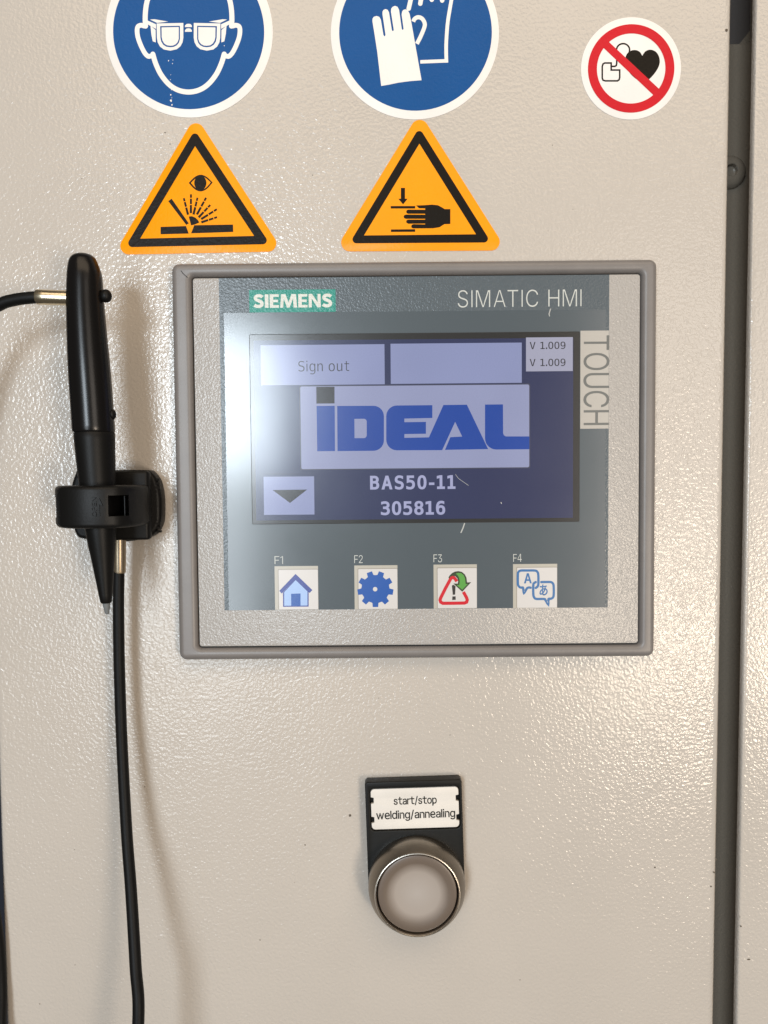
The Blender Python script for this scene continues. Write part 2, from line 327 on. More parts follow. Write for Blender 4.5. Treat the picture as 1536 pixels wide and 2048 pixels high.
  'Dt': ['214,501 214,390 359,390 359,340 214,340 214,128 216,103 221,83 230,68 244,59 263,53 287,51 359,51 359,0 281,0 238,3 204,13 179,29 163,53 153,86 150,128 150,340 46,340 46,390 150,390 150,501'],
  'Du': ['68,148 68,389 132,389 132,148 134,116 140,90 151,70 165,57 184,48 208,46 236,49 259,60 278,77 291,102 299,132 302,169 302,389 366,389 366,0 302,0 302,58 289,38 273,21 255,7 234,-2 211,-8 186,-10 150,-6 120,7 97,29 81,60 71,99'],
  'Nあ': ['215,154 198,119 178,89 155,65 149,129 150,143 167,149 187,153 209,154', '255,193 227,200 223,180 222,176 209,176 150,168 154,211 280,224 280,250 157,235 161,262 165,277 136,278 135,261 132,234 109,234 51,238 51,212 108,210 130,210 126,159 82,129 50,90 38,45 44,21 58,6 79,1 99,3 119,10 139,20 145,1 170,8 161,37 190,66 217,105 239,151 267,137 284,116 290,91 277,50 242,21 187,6 202,-18 268,5 305,42 317,89 309,125 285,154 247,172 248,173', '125,132 125,126 133,47 116,36 99,30 85,28 74,30 67,38 65,50 73,80 94,109'],
}

def _rect(x0, y0, x1, y1): return [(x0, y0), (x1, y0), (x1, y1), (x0, y1)]
OWN = {
 'I': [_rect(0, 0, 62, 509)], 'l': [_rect(0, 0, 62, 509)],
 'A': [[(0, 0), (60, 0), (112, 145), (322, 145), (374, 0), (436, 0), (250, 509), (186, 509)], [(132, 198), (302, 198), (217, 440)]],
 '1': [[(120, 0), (178, 0), (178, 509), (128, 509), (0, 420), (0, 362), (120, 445)]],
 'i': [_rect(0, 0, 60, 389), _rect(0, 462, 60, 540)],
}
BLOCK = {  # heavy capitals
 'I': [_rect(0, 0, 125, 520)],
 'E': [[(0, 0), (330, 0), (330, 95), (122, 95), (122, 215), (300, 215), (300, 305), (122, 305), (122, 425), (325, 425), (325, 520), (0, 520)]],
 'M': [[(0, 0), (100, 0), (125, 370), (250, 0), (335, 0), (468, 370), (490, 0), (610, 0), (575, 520), (415, 520), (303, 190), (195, 520), (38, 520)]],
 'N': [[(0, 0), (105, 0), (105, 350), (320, 0), (430, 0), (430, 520), (325, 520), (325, 185), (120, 520), (0, 520)]],
}
BLOCK['S'] = stroke(smooth([(318, 418), (262, 458), (185, 470), (100, 448), (64, 385), (90, 322), (180, 276), (270, 225), (302, 150), (268, 80), (180, 52), (95, 62), (25, 105)], 4), 116, 'butt')
def glyph(font, ch):
    if font == 'B' and ch in BLOCK: return BLOCK[ch]
    if font == 'B': font = 'D'
    if ch in OWN and (font + ch not in GLYPHS or (font == 'I' and ch in 'I')): return OWN[ch]
    key = font + ch
    if key not in GLYPHS: key = ('D' if font == 'I' else 'I') + ch
    return [[tuple(map(int, p.split(','))) for p in c.split(' ')] for c in GLYPHS[key]]
def set_line(text, font='I', gap=75, space=190, narrow={}):
    x = 0; out = []; prev = ''
    for ch in text:
        if ch == ' ':
            x += space; continue
        if prev + ch in ('AT', 'TA'): x -= 55
        prev = ch
        cs = glyph(font, ch)
        k = narrow.get(ch, 1.0)
        xs = [p[0] * k for c in cs for p in c]
        lo, hi = min(xs), max(xs)
        for c in cs:
            out.append([(p[0] * k - lo + x, p[1]) for p in c])
        x += hi - lo + gap
    return out
def fit(contours, b, turn=0, inset=0.0):
    """Scale contours into the box b (mm); turn -1 reads downwards, +1 reads upwards."""
    if turn == -1: contours = [[(y, -x) for x, y in c] for c in contours]
    if turn == 1: contours = [[(-y, x) for x, y in c] for c in contours]
    xs = [p[0] for c in contours for p in c]; ys = [p[1] for c in contours for p in c]
    x0, z0, x1, z1 = b[0] + inset, b[1] + inset, b[2] - inset, b[3] - inset
    kx = (x1 - x0) / (max(xs) - min(xs)); kz = (z1 - z0) / (max(ys) - min(ys))
    return [[(x0 + (p[0] - min(xs)) * kx, z0 + (p[1] - min(ys)) * kz) for p in c] for c in contours]
def text(name, s, font, b, h, mat, parent, bold=0.0, turn=0, gap=75, space=190, narrow={}):
    return flat(name, fit(set_line(s, font, gap, space, narrow), b, turn, bold), h, mat, parent, offset=bold)

# ---------------------------------------------------------------- materials
def srgb(r, g, b):
    f = lambda c: ((c / 255.0) / 12.92) if c / 255.0 <= 0.04045 else (((c / 255.0) + 0.055) / 1.055) ** 2.4
    return (f(r), f(g), f(b), 1.0)
def material(name, col, rough=0.5, metal=0.0, spec=0.5, coat=0.0):
    m = bpy.data.materials.new(name); m.use_nodes = True
    b = m.node_tree.nodes['Principled BSDF']
    b.inputs['Base Color'].default_value = col if len(col) == 4 else (*col, 1)
    b.inputs['Roughness'].default_value = rough
    b.inputs['Metallic'].default_value = metal
    b.inputs['Specular IOR Level'].default_value = spec
    b.inputs['Coat Weight'].default_value = coat
    return m
def nodes(m):
    return m.node_tree.nodes, m.node_tree.links, m.node_tree.nodes['Principled BSDF']
def coords(m):
    N, L, b = nodes(m)
    return N.new('ShaderNodeTexCoord').outputs['Object']
def noise(m, co, scale, detail=2.0, rough=0.5, dist=0.0):
    N, L, b = nodes(m)
    t = N.new('ShaderNodeTexNoise')
    t.inputs['Scale'].default_value = scale
    t.inputs['Detail'].default_value = detail
    t.inputs['Roughness'].default_value = rough
    t.inputs['Distortion'].default_value = dist
    L.new(co, t.inputs['Vector'])
    return t.outputs['Fac']
def maths(m, op, a, b=None, c=None):
    N, L, _ = nodes(m)
    t = N.new('ShaderNodeMath'); t.operation = op
    for i, v in enumerate((a, b, c)):
        if v is None: continue
        if isinstance(v, (int, float)): t.inputs[i].default_value = v
        else: L.new(v, t.inputs[i])
    return t.outputs[0]
def ramp(m, fac, stops, interp='LINEAR'):
    N, L, _ = nodes(m)
    r = N.new('ShaderNodeValToRGB')
    r.color_ramp.interpolation = interp
    e = r.color_ramp.elements
    while len(e) < len(stops): e.new(0.5)
    for i, (p, c) in enumerate(stops):
        e[i].position = p
        e[i].color = c if len(c) == 4 else (*c, 1)
    L.new(fac, r.inputs['Fac'])
    return r.outputs['Color']
def bump(m, height, dist_mm, strength=1.0):
    N, L, b = nodes(m)
    t = N.new('ShaderNodeBump')
    t.inputs['Strength'].default_value = strength
    t.inputs['Distance'].default_value = dist_mm * MM
    L.new(height, t.inputs['Height'])
    L.new(t.outputs['Normal'], b.inputs['Normal'])
def vary(m, col, amount, scale, detail=4.0):
    """Uneven tone on a base colour."""
    N, L, b = nodes(m)
    f = noise(m, coords(m), scale, detail)
    a = tuple(c * (1 - amount) for c in col[:3]); z = tuple(min(1, c * (1 + amount)) for c in col[:3])
    L.new(ramp(m, f, [(0.3, a), (0.7, z)]), b.inputs['Base Color'])

def paint_height(m, co):
    big = noise(m, co, 1080, 0.0, 0.4, 0.4)
    small = noise(m, co, 2300, 0.0, 0.4)
    patch = noise(m, co, 22, 2.0)
    hgt = maths(m, 'ADD', big, maths(m, 'MULTIPLY', small, 0.34))
    return maths(m, 'MULTIPLY', hgt, maths(m, 'MULTIPLY_ADD', patch, 1.5, 0.25))
def textured_paint(name, col, depth=0.118):
    m = material(name, col, 0.2, spec=0.5)
    N, L, b = nodes(m)
    co = coords(m)
    bump(m, paint_height(m, co), depth)
    tone = noise(m, co, 13, 7.0, 0.62)
    L.new(ramp(m, tone, [(0.28, tuple(c * 0.955 for c in col[:3])), (0.5, col[:3]), (0.72, tuple(c * 1.035 for c in col[:3]))]), b.inputs['Base Color'])
    smear = maths(m, 'MULTIPLY', noise(m, co, 160, 3.0), 0.08)
    smear = maths(m, 'ADD', smear, maths(m, 'MULTIPLY', noise(m, co, 14, 6.0, 0.6), 0.16))
    L.new(maths(m, 'ADD', smear, 0.08), b.inputs['Roughness'])
    return m
M = {}
M['paint'] = textured_paint('light_grey_textured_paint', (0.474, 0.436, 0.395))
M['shaded_frame_paint'] = textured_paint('gap_shaded_paint', (0.17, 0.145, 0.115))  # the cabinet paint with the shade of the gap darkened into its colour
def vinyl(name, col, rough=0.36):
    m = material(name, col, rough, spec=0.2)
    vary(m, col, 0.035, 60)
    bump(m, paint_height(m, coords(m)), 0.04)
    return m
M['white_vinyl'] = vinyl('white_sticker_vinyl', (0.77, 0.745, 0.72))
M['blue_vinyl'] = vinyl('signal_blue_print', srgb(0, 74, 136))
M['amber_vinyl'] = vinyl('signal_yellow_print', (0.84, 0.30, 0.0))
M['black_vinyl'] = vinyl('black_print', (0.010, 0.008, 0.006))
M['black_vinyl'].node_tree.nodes['Principled BSDF'].inputs['Specular IOR Level'].default_value = 0.1
M['red_vinyl'] = vinyl('signal_red_print', (0.53, 0.008, 0.018))

def plastic(name, col, rough, spec=0.5, scale=900, depth=0.02):
    m = material(name, col, rough, spec=spec)
    vary(m, col, 0.05, 120)
    bump(m, noise(m, coords(m), scale, 3.0), depth)
    return m
M['bezel'] = plastic('grey_bezel_plastic', (0.172, 0.158, 0.152), 0.4)
M['black_gap'] = material('dark_groove', (0.01, 0.01, 0.01), 0.7)
M['dark_inside'] = material('dark_cabinet_inside', (0.07, 0.06, 0.055), 0.7)
def foil(name, col, depth, rough):
    m = material(name, col, rough, spec=0.5)
    co = coords(m)
    hgt = maths(m, 'ADD', noise(m, co, 1700, 0.5, 0.5, 0.4), maths(m, 'MULTIPLY', noise(m, co, 3600, 0.0), 0.35))
    bump(m, hgt, depth)
    return m
M['foil_beige'] = foil('beige_embossed_foil', (0.355, 0.338, 0.322), 0.12, 0.26)
M['foil_slate'] = foil('slate_embossed_foil', (0.074, 0.094, 0.11), 0.065, 0.3)
def gloss(name, col, rough=0.16, emit=None, strength=0.0):
    m = material(name, col, rough, spec=0.5)
    N, L, b = nodes(m)
    co = coords(m)
    L.new(maths(m, 'MULTIPLY_ADD', noise(m, co, 45, 6.0, 0.65), 0.10, rough - 0.05), b.inputs['Roughness'])
    bump(m, noise(m, co, 60, 1.0), 0.015)
    b.inputs['Coat Weight'].default_value = 0.8
    b.inputs['Coat Roughness'].default_value = 0.27
    b.inputs['Coat IOR'].default_value = 1.4
    if emit is not None:
        b.inputs['Emission Color'].default_value = emit
        b.inputs['Emission Strength'].default_value = strength
    return m
M['slate'] = gloss('slate_smooth_foil', (0.073, 0.092, 0.107), 0.15)
M['beige_smooth'] = gloss('beige_smooth_foil', (0.40, 0.38, 0.35), 0.22)
M['glass_black'] = gloss('screen_border', (0.022, 0.022, 0.022), 0.15)
def lcd(name, rgb, k=1.0):
    m = gloss(name, (0.012, 0.012, 0.014), 0.15, srgb(*rgb), k)
    N, L, b = nodes(m)
    co = coords(m)
    glow = maths(m, 'MULTIPLY_ADD', noise(m, co, 24, 2.0), 0.30, 0.82 * k)
    L.new(maths(m, 'MULTIPLY_ADD', noise(m, co, 3200, 0.0), 0.10, glow), b.inputs['Emission Strength'])
    return m
M['lcd_navy'] = lcd('screen_navy', (34, 42, 80))
M['lcd_lilac'] = lcd('screen_lilac', (136, 143, 182))
M['lcd_white'] = lcd('screen_pale', (160, 160, 180))
M['lcd_logo'] = lcd('screen_logo_panel', (144, 149, 183))
M['lcd_blue'] = lcd('screen_logo_blue', (0, 62, 152))
M['lcd_dark'] = lcd('screen_dark_ink', (24, 23, 26))
M['lcd_grey'] = lcd('screen_text_grey', (160, 162, 196))
M['lcd_line'] = lcd('screen_line', (60, 62, 80))
M['teal'] = foil('teal_brand_plate', (0.005, 0.22, 0.175), 0.09, 0.34)
M['brand_white'] = foil('pale_brand_lettering', (0.56, 0.58, 0.54), 0.09, 0.34)
M['print_pale'] = material('pale_print', (0.50, 0.52, 0.50), 0.4)
M['print_grey'] = material('grey_print', (0.12, 0.125, 0.12), 0.4)
M['key_frame'] = gloss('key_window_foil', (0.42, 0.40, 0.35), 0.25)
M['key_card'] = gloss('key_card', (0.57, 0.555, 0.55), 0.25)
M['key_shade'] = gloss('painted_key_shade', (0.26, 0.235, 0.20), 0.3)
M['ink_navy'] = gloss('ink_navy', srgb(48, 62, 138), 0.25)
M['ink_blue'] = gloss('ink_blue', srgb(22, 78, 158), 0.25)
M['ink_sky'] = gloss('ink_sky', srgb(150, 178, 222), 0.25)
M['ink_red'] = gloss('ink_red', srgb(190, 24, 38), 0.25)
M['ink_green'] = gloss('ink_green', srgb(84, 150, 66), 0.25)
M['ink_olive'] = gloss('ink_dark_green', srgb(48, 60, 36), 0.25)
M['ink_black'] = gloss('ink_black', (0.03, 0.027, 0.025), 0.25)
M['ink_steel'] = gloss('ink_steel_blue', srgb(52, 104, 158), 0.25)
M['pen_gloss'] = plastic('glossy_black_plastic', (0.005, 0.0045, 0.0045), 0.25, 0.3, 300, 0.008)
M['pen_matt'] = plastic('matt_black_plastic', (0.005, 0.0048, 0.0045), 0.45, 0.18, 1600, 0.02)
M['holder'] = plastic('black_moulded_plastic', (0.005, 0.0048, 0.0046), 0.45, 0.2, 1500, 0.03)
M['nib'] = material('grey_nib_plastic', (0.15, 0.16, 0.165), 0.55, spec=0.3)
M['cord'] = plastic('black_rubber_cord', (0.005, 0.005, 0.005), 0.5, 0.16, 1200, 0.03)
def metal(name, col, rough):
    m = material(name, col, rough, metal=1.0)
    bump(m, noise(m, coords(m), 500, 4.0), 0.01)
    return m
M['brass'] = metal('nickel_ferrule', (0.78, 0.68, 0.50), 0.24)
M['sleeve'] = metal('dull_sleeve', (0.42, 0.34, 0.24), 0.42)
M['steel'] = metal('satin_nickel_ring', (0.29, 0.258, 0.22), 0.36)
M['steel_rim'] = metal('polished_rim', (0.66, 0.61, 0.54), 0.28)
M['tag_black'] = plastic('label_holder_plastic', (0.006, 0.006, 0.0055), 0.42, 0.22, 900, 0.02)
M['tag_white'] = plastic('label_card', (0.66, 0.63, 0.59), 0.5, 0.4, 200, 0.01)
M['tag_ink'] = material('label_ink', (0.02, 0.02, 0.018), 0.6, spec=0.2)
M['dirt'] = material('brown_dirt', (0.09, 0.07, 0.05), 0.8)
M['scratch'] = material('pale_scratch', (0.40, 0.41, 0.40), 0.4)

# ---------------------------------------------------------------- the cabinet: door, neighbouring panel, frame in the gap
cab = thing('control_cabinet', 'light grey textured steel control cabinet that carries the touch panel and stickers', 'cabinet', -20, -30, -340)
def edge_x(z): return 92.62 + 0.0064 * z
door = flat('cabinet_door', [[(-127.9, -340), (edge_x(-340), -340), (edge_x(340), 340), (-127.9, 340)]], 0.0, M['paint'], cab, h0=-19.0, bevel=2.4, res=5)
def panel_x(z): return 99.25 + 0.0070 * z
side = flat('cabinet_panel', [[(panel_x(-340), -340), (170, -340), (170, 340), (panel_x(340), 340)]], 0.0, M['paint'], cab, h0=-3.2, bevel=1.1, res=4)

HF = -23.0
hx0, hz0 = at(1440, 88, HF); hx1, hz1 = at(1507.5, -220, HF)
frame = flat('cabinet_frame', [[(70, -340), (150, -340), (150, 340), (70, 340)], rrect((hx0 - 6, hz0, hx1, hz1), 2.2)], HF, M['shaded_frame_paint'], cab, h0=HF - 1.6, bevel=0.25, res=2)
flat('frame_backing', [[(60, -345), (160, -345), (160, 345), (60, 345)]], HF - 12, M['dark_inside'], frame, h0=HF - 14)
a = at(1509, 50, HF - 3); b = at(1477, 90, HF - 3)
flat('hinge_bracket', [[(a[0] + 5, a[1] + 6.3), (b[0] - 6, b[1] - 7.5), (a[0] + 5, b[1] - 7.5)]], HF - 3, M['shaded_frame_paint'], frame, h0=HF - 5)
sc_c = at(1464, 340, HF + 2.5)
scr = lathe('screw', sc_c, [(5.3, HF - 0.2), (5.3, HF + 0.4), (5.0, HF + 1.3), (4.2, HF + 2.2), (3.2, HF + 2.7), (2.1, HF + 2.8), (1.9, HF + 2.6), (1.9, HF + 0.8), (0, HF + 0.6)], M['shaded_frame_paint'], frame, n=48)
back = flat('background_wall', [[(-700, -500), (-100, -500), (-100, 500), (-700, 500)]], -160, material('dark_blue_machine', (0.004, 0.006, 0.016), 0.6))
back['kind'] = 'structure'

# ---------------------------------------------------------------- safety stickers
HS = 0.14                                        # sticker thickness
def px_len(u, v, r, h=0.0):                      # a pixel radius as millimetres on the door
    return (at(u + r, v, h)[0] - at(u - r, v, h)[0]) / 2

# blue mandatory sign: eye protection
c = at(378.3, 64, HS)
st = thing('safety_sticker', 'round blue sticker with a white face wearing goggles, white border', 'sticker', c[0], 0, c[1])
flat('backing', [circle(c, px_len(378, 64, 167.3))], HS, M['white_vinyl'], st, h0=-0.15, bevel=0.04, res=1)
c2 = at(377.3, 64, HS)
flat('blue_disc', [circle(c2, px_len(378, 64, 151))], HS + 0.03, M['blue_vinyl'], st)
K = crop(200, 0, 3.84, HS + 0.06)
mir = lambda pts: [(1360 - x, y) for x, y in pts]
W1 = px_len(378, 64, 5.0) * 2
dome = [(350, 200), (347, 150), (350, 80), (363, 5), (395, -85), (450, -165), (545, -232), (680, -258)]
dome = dome + mir(dome)[::-1][1:]
flat('head_outline', stroke(smooth(K(*dome)), W1), HS + 0.06, M['white_vinyl'], st)
ear = [(338, 200), (316, 194), (292, 204), (285, 236), (293, 292), (318, 358), (345, 408), (370, 432), (392, 430)]
flat('ear', stroke(smooth(K(*ear)), W1 * 0.92), HS + 0.065, M['white_vinyl'], st)
flat('ear', stroke(smooth(K(*mir(ear))), W1 * 0.92), HS + 0.065, M['white_vinyl'], st)
jaw = [(406, 416), (428, 488), (468, 572), (530, 648), (600, 692), (680, 707)]
jaw = jaw + mir(jaw)[::-1][1:]
flat('jaw_outline', stroke(smooth(K(*jaw)), W1), HS + 0.07, M['white_vinyl'], st)
for side_ in (0, 1):
    f = mir if side_ else (lambda p: p)
    flat('goggle_frame', [K(*f([(435, 180), (640, 176), (640, 290), (634, 325), (618, 355), (590, 378), (540, 389), (490, 380), (460, 357), (443, 325), (437, 290)]))], HS + 0.06, M['white_vinyl'], st)
    flat('goggle_line', [K(*f([(462, 201), (614, 198), (614, 300), (606, 328), (590, 348), (566, 360), (540, 363), (510, 359), (485, 343), (470, 318), (464, 290)]))], HS + 0.075, M['blue_vinyl'], st)
    flat('goggle_lens', [K(*f([(473, 211), (605, 208), (605, 298), (597, 323), (582, 340), (562, 350), (540, 352), (513, 348), (493, 334), (480, 312), (474, 285)]))], HS + 0.09, M['white_vinyl'], st)
    flat('temple_arm', [K(*f([(366, 158), (430, 186), (430, 222), (368, 188)]))], HS + 0.062, M['white_vinyl'], st)
    flat('side_shield', [K(*f([(388, 197), (427, 230), (428, 326), (405, 317), (394, 262)]))], HS + 0.064, M['white_vinyl'], st)
    flat('brow_wedge', [K(*f([(384, 150), (420, 148), (524, 166), (438, 176)]))], HS + 0.066, M['white_vinyl'], st)
for y0, y1 in ((208, 182), (244, 217)):
    flat('nose_bridge', [K((652, y0), (653, y0 - 12), (664, y1 + 3), (680, y1), (696, y1 + 3), (705, y0 - 12), (706, y0))], HS + 0.06, M['white_vinyl'], st)

sc_ = []
rq = random.Random(5)
for x_, y_, r_ in ((545, 772, 9), (553, 806, 7), (544, 727, 6), (541, 640, 5), (527, 467, 5), (557, 488, 4), (543, 575, 3), (548, 690, 3), (955, 352, 4), (560, 462, 3), (552, 752, 3), (541, 612, 3)):
    sc_.append(K(*[(x_ + r_ * rq.uniform(0.5, 1) * math.cos(t * math.pi / 4), y_ + 1.4 * r_ * rq.uniform(0.5, 1) * math.sin(t * math.pi / 4)) for t in range(8)]))
scuff = flat('scuff_marks', sc_, HS + 0.1, M['white_vinyl'], st)
scuff['kind'] = 'stuff'

# blue mandatory sign: gloves
c = at(829.7, 67, HS)
st = thing('safety_sticker', 'round blue sticker with white protective gloves, white border', 'sticker', c[0], 0, c[1])
flat('backing', [circle(c, px_len(830, 67, 168.2))], HS, M['white_vinyl'], st, h0=-0.15, bevel=0.04, res=1)
flat('blue_disc', [circle(at(831, 65.5, HS), px_len(830, 67, 152.6))], HS + 0.03, M['blue_vinyl'], st)
K = crop(640, 0, 3.84, HS + 0.06)
flat('front_glove', [K((470, 660), (440, 400), (420, 270), (403, 165), (403, 145), (412, 130), (435, 122), (456, 130), (467, 150), (477, 210), (487, 268), (493, 279), (500, 276), (503, 266), (480, 110), (480, 90), (488, 76), (503, 69), (520, 76), (530, 95), (552, 232), (558, 240), (567, 232), (545, 90), (547, 66), (558, 52), (576, 45), (595, 52), (607, 75), (628, 222), (635, 231), (642, 222), (627, 112), (630, 90), (640, 76), (656, 71), (675, 80), (688, 105), (705, 190), (740, 390), (780, 616), (690, 623), (600, 635), (530, 650))], HS + 0.06, M['white_vinyl'], st)
W2 = px_len(830, 67, 4.0) * 2
flat('rear_thumb', stroke(smooth(K((716, 166), (728, 144), (755, 132), (785, 144), (804, 178), (800, 214), (772, 282), (744, 336))), W2, 'butt'), HS + 0.06, M['white_vinyl'], st)
flat('rear_cuff', stroke(K((770, 475), (971, 467)), W2 * 0.85, 'butt'), HS + 0.06, M['white_vinyl'], st)
flat('rear_glove_outline', stroke(smooth(K((971, 481), (969, 400), (970, 320), (980, 180), (997, 70), (1009, 0), (1022, -90), (1020, -150), (990, -175), (962, -160), (945, -60), (937, 6))), W2 * 0.9, 'butt'), HS + 0.065, M['white_vinyl'], st)
flat('rear_glove_outline', stroke(smooth(K((681, 66), (696, 0), (720, -120), (745, -200), (780, -205), (798, -170), (785, -60), (770, 28))), W2 * 1.1), HS + 0.066, M['white_vinyl'], st)
flat('rear_finger', stroke(smooth(K((858, -2), (862, -90), (870, -225), (905, -245), (935, -215), (940, -100), (938, 4))), W2 * 1.1), HS + 0.068, M['white_vinyl'], st)

# prohibition sign: pacemaker
c = at(1262, 137, HS)
st = thing('safety_sticker', 'small round white and red prohibition sticker crossing out a black heart', 'sticker', c[0], 0, c[1])
flat('backing', [circle(c, px_len(1262, 137, 100))], HS, M['white_vinyl'], st, h0=-0.15, bevel=0.04, res=1)
K = crop(1120, 0, 3.692, HS + 0.03)
dev = K((345, 465), (378, 465), (378, 517), (441, 517), (441, 572), (437, 588), (425, 597), (335, 597), (318, 592), (312, 576), (312, 490), (318, 472), (330, 465))
LW = px_len(1262, 137, 1.6) * 2
flat('pacemaker', stroke(dev, LW, closed=True), HS + 0.03, M['black_vinyl'], st)
lead = [(380, 490), (405, 490), (416, 483), (419, 468), (419, 390), (417, 365)] + [(466 - 48 * math.cos(math.radians(t)), 368 - 46 * math.sin(math.radians(t))) for t in range(15, 196, 12)]
flat('pacemaker_lead', stroke(K(*lead), LW), HS + 0.035, M['black_vinyl'], st)
heart = smooth(K((607, 412), (592, 386), (565, 371), (530, 372), (498, 393), (483, 430), (487, 480), (510, 532), (555, 578), (612, 614)), 5) + smooth(K((612, 614), (655, 588), (695, 546), (725, 500), (737, 455), (728, 410), (702, 378), (664, 367), (630, 380), (607, 412)), 5)
flat('heart', [heart], HS + 0.04, M['black_vinyl'], st)
cr = at(1262.2, 137.3, HS)
flat('red_bar', [K((351, 300), (735, 660), (693, 706), (312, 345))], HS + 0.06, M['red_vinyl'], st)
flat('red_ring', [circle(cr, px_len(1262, 137, 86.4)), circle(cr, px_len(1262, 137, 68.4))], HS + 0.08, M['red_vinyl'], st)

# warning triangle: welding arc and eye
K = crop(220, 230, 4.267, HS)
c = K((735, 800))[0]
st = thing('safety_sticker', 'yellow warning triangle with an eye above spraying welding sparks', 'sticker', c[0], 0, c[1])
kr = px_len(390, 400, 1.0) / 4.267
flat('backing', [hull_round(K((733, 145), (160, 1117), (1346, 1093)), 73 * kr)], HS, M['amber_vinyl'], st, h0=-0.15, bevel=0.04, res=1)
flat('black_border', [hull_round(K((725, 193), (190, 1093), (1304, 1069)), 34 * kr), K((726, 266), (258, 1055), (1230, 1032))], HS + 0.03, M['black_vinyl'], st)
almond = lambda xa, xb, yt, yb, ym: smooth(K((xa, ym), ((xa * 3 + xb) / 4, ym + (yt - ym) * 0.72), ((xa + xb) / 2, yt), ((xa + xb * 3) / 4, ym + (yt - ym) * 0.74), (xb, ym - 4)), 5) + smooth(K((xb, ym - 4), ((xa + xb * 3) / 4, ym + (yb - ym) * 0.72), ((xa + xb) / 2, yb), ((xa * 3 + xb) / 4, ym + (yb - ym) * 0.74), (xa, ym)), 5)
flat('eye_outline', [almond(672, 876, 510, 652, 580), almond(690, 860, 524, 638, 580)], HS + 0.03, M['black_vinyl'], st)
flat('pupil', [K(*[(771 + 52 * math.cos(t * math.pi / 20), 580 + 62 * math.sin(t * math.pi / 20)) for t in range(40)])], HS + 0.035, M['black_vinyl'], st)
flat('weld_plate', [K((432, 955), (649, 948), (672, 1012), (432, 1018))], HS + 0.03, M['black_vinyl'], st)
flat('weld_plate', [K((719, 941), (1050, 935), (1052, 998), (692, 1010))], HS + 0.03, M['black_vinyl'], st)
flat('weld_electrode', [K((497, 735), (526, 714), (673, 925), (651, 938))], HS + 0.03, M['black_vinyl'], st)
flat('spark_core', [K((672, 866), (700, 864), (728, 876), (750, 896), (762, 918), (720, 936), (692, 942))], HS + 0.03, M['black_vinyl'], st)
ray_contours = []
for ex, ey in ((630, 710), (691, 677), (747, 706), (820, 706), (856, 768), (912, 804), (914, 872)):
    d = Vector((ex - 690, ey - 945)); L_ = d.length; d.normalize(); n_ = Vector((-d.y, d.x))
    cuts = [0.40, 0.66, 0.69, 0.86, 0.89, 1.0] if L_ > 200 else [0.40, 0.72, 0.75, 1.0]
    for s0, s1 in zip(cuts[::2], cuts[1::2]):
        w0, w1 = 11 - 3 * s0, 11 - 3 * s1
        p = [Vector((690, 945)) + d * (L_ * s0) + n_ * w0, Vector((690, 945)) + d * (L_ * s1) + n_ * w1, Vector((690, 945)) + d * (L_ * s1) - n_ * w1, Vector((690, 945)) + d * (L_ * s0) - n_ * w0]
        ray_contours.append(K(*[(q.x, q.y) for q in p]))
flat('sparks', ray_contours, HS + 0.036, M['black_vinyl'], st)

# warning triangle: crushed hand
K = crop(660, 230, 4.267, HS)
c = K((765, 800))[0]
st = thing('safety_sticker', 'yellow warning triangle with a black hand between two bars and an arrow', 'sticker', c[0], 0, c[1])
flat('backing', [hull_round(K((765, 118), (170, 1088), (1374, 1081)), 75 * kr)], HS, M['amber_vinyl'], st, h0=-0.15, bevel=0.04, res=1)
flat('black_border', [hull_round(K((762, 172), (226, 1061), (1314, 1054)), 34 * kr), K((763, 245), (290, 1028), (1246, 1018))], HS + 0.03, M['black_vinyl'], st)
flat('arrow', [K((605, 622), (640, 622), (640, 715), (662, 715), (624, 763), (583, 715), (605, 715))], HS + 0.03, M['black_vinyl'], st)
flat('press_bar', [K((518, 777), (727, 777), (727, 798), (518, 798))], HS + 0.03, M['black_vinyl'], st)
flat('press_bar', [K((520, 977), (727, 975), (727, 997), (520, 998))], HS + 0.03, M['black_vinyl'], st)
fw = 34 * kr
hand = [K((735, 772), (800, 770), (870, 765), (920, 770), (955, 788), (978, 803), (1027, 803), (1027, 930), (975, 932), (935, 958), (880, 967), (712, 968), (696, 962), (693, 950), (698, 937), (712, 932), (812, 934),
               (812, 927), (668, 928), (653, 920), (650, 910), (655, 897), (668, 893), (812, 893), (812, 886), (648, 886), (633, 880), (628, 868), (634, 855), (648, 850), (812, 851), (812, 843), (668, 843), (654, 837), (650, 825), (656, 812), (668, 808), (812, 809), (812, 797), (760, 796))]
flat('hand', hand, HS + 0.03, M['black_vinyl'], st)

# ---------------------------------------------------------------- operator panel
HP = 4.3
hmi = thing('touch_panel', 'grey framed industrial touch panel with lit blue screen and four picture keys', 'touch panel', 0, 0, -58)
ob = (-70.5, -58.15, 70.5, 58.15)
i0 = box_at(373.5, 555.5, 1276.5, 1285.5, HP)
i1 = box_at(391.0, 552.0, 1281.0, 1292.5, HP)
ib = ((i0[0] + i1[0]) / 2, (i0[1] + i1[1]) / 2, (i0[2] + i1[2]) / 2, (i0[3] + i1[3]) / 2)
ib = tuple(round(v, 2) for v in ib)
flat('bezel', [rrect(ob, 2.2), rrect(ib, 0.9)], HP + 0.5, M['bezel'], hmi, h0=-0.3, bevel=1.75, res=6)
flat('groove', [rrect((ib[0] - 0.8, ib[1] - 0.8, ib[2] + 0.8, ib[3] + 0.8), 1.2)], HP - 1.4, M['black_gap'], hmi)
g = 0.42
fb = (ib[0] + g, ib[1] + g, ib[2] - g, ib[3] - g)
flat('front_foil', [rrect(fb, 0.8)], HP, M['foil_beige'], hmi, h0=HP - 1.2, bevel=0.18, res=2)

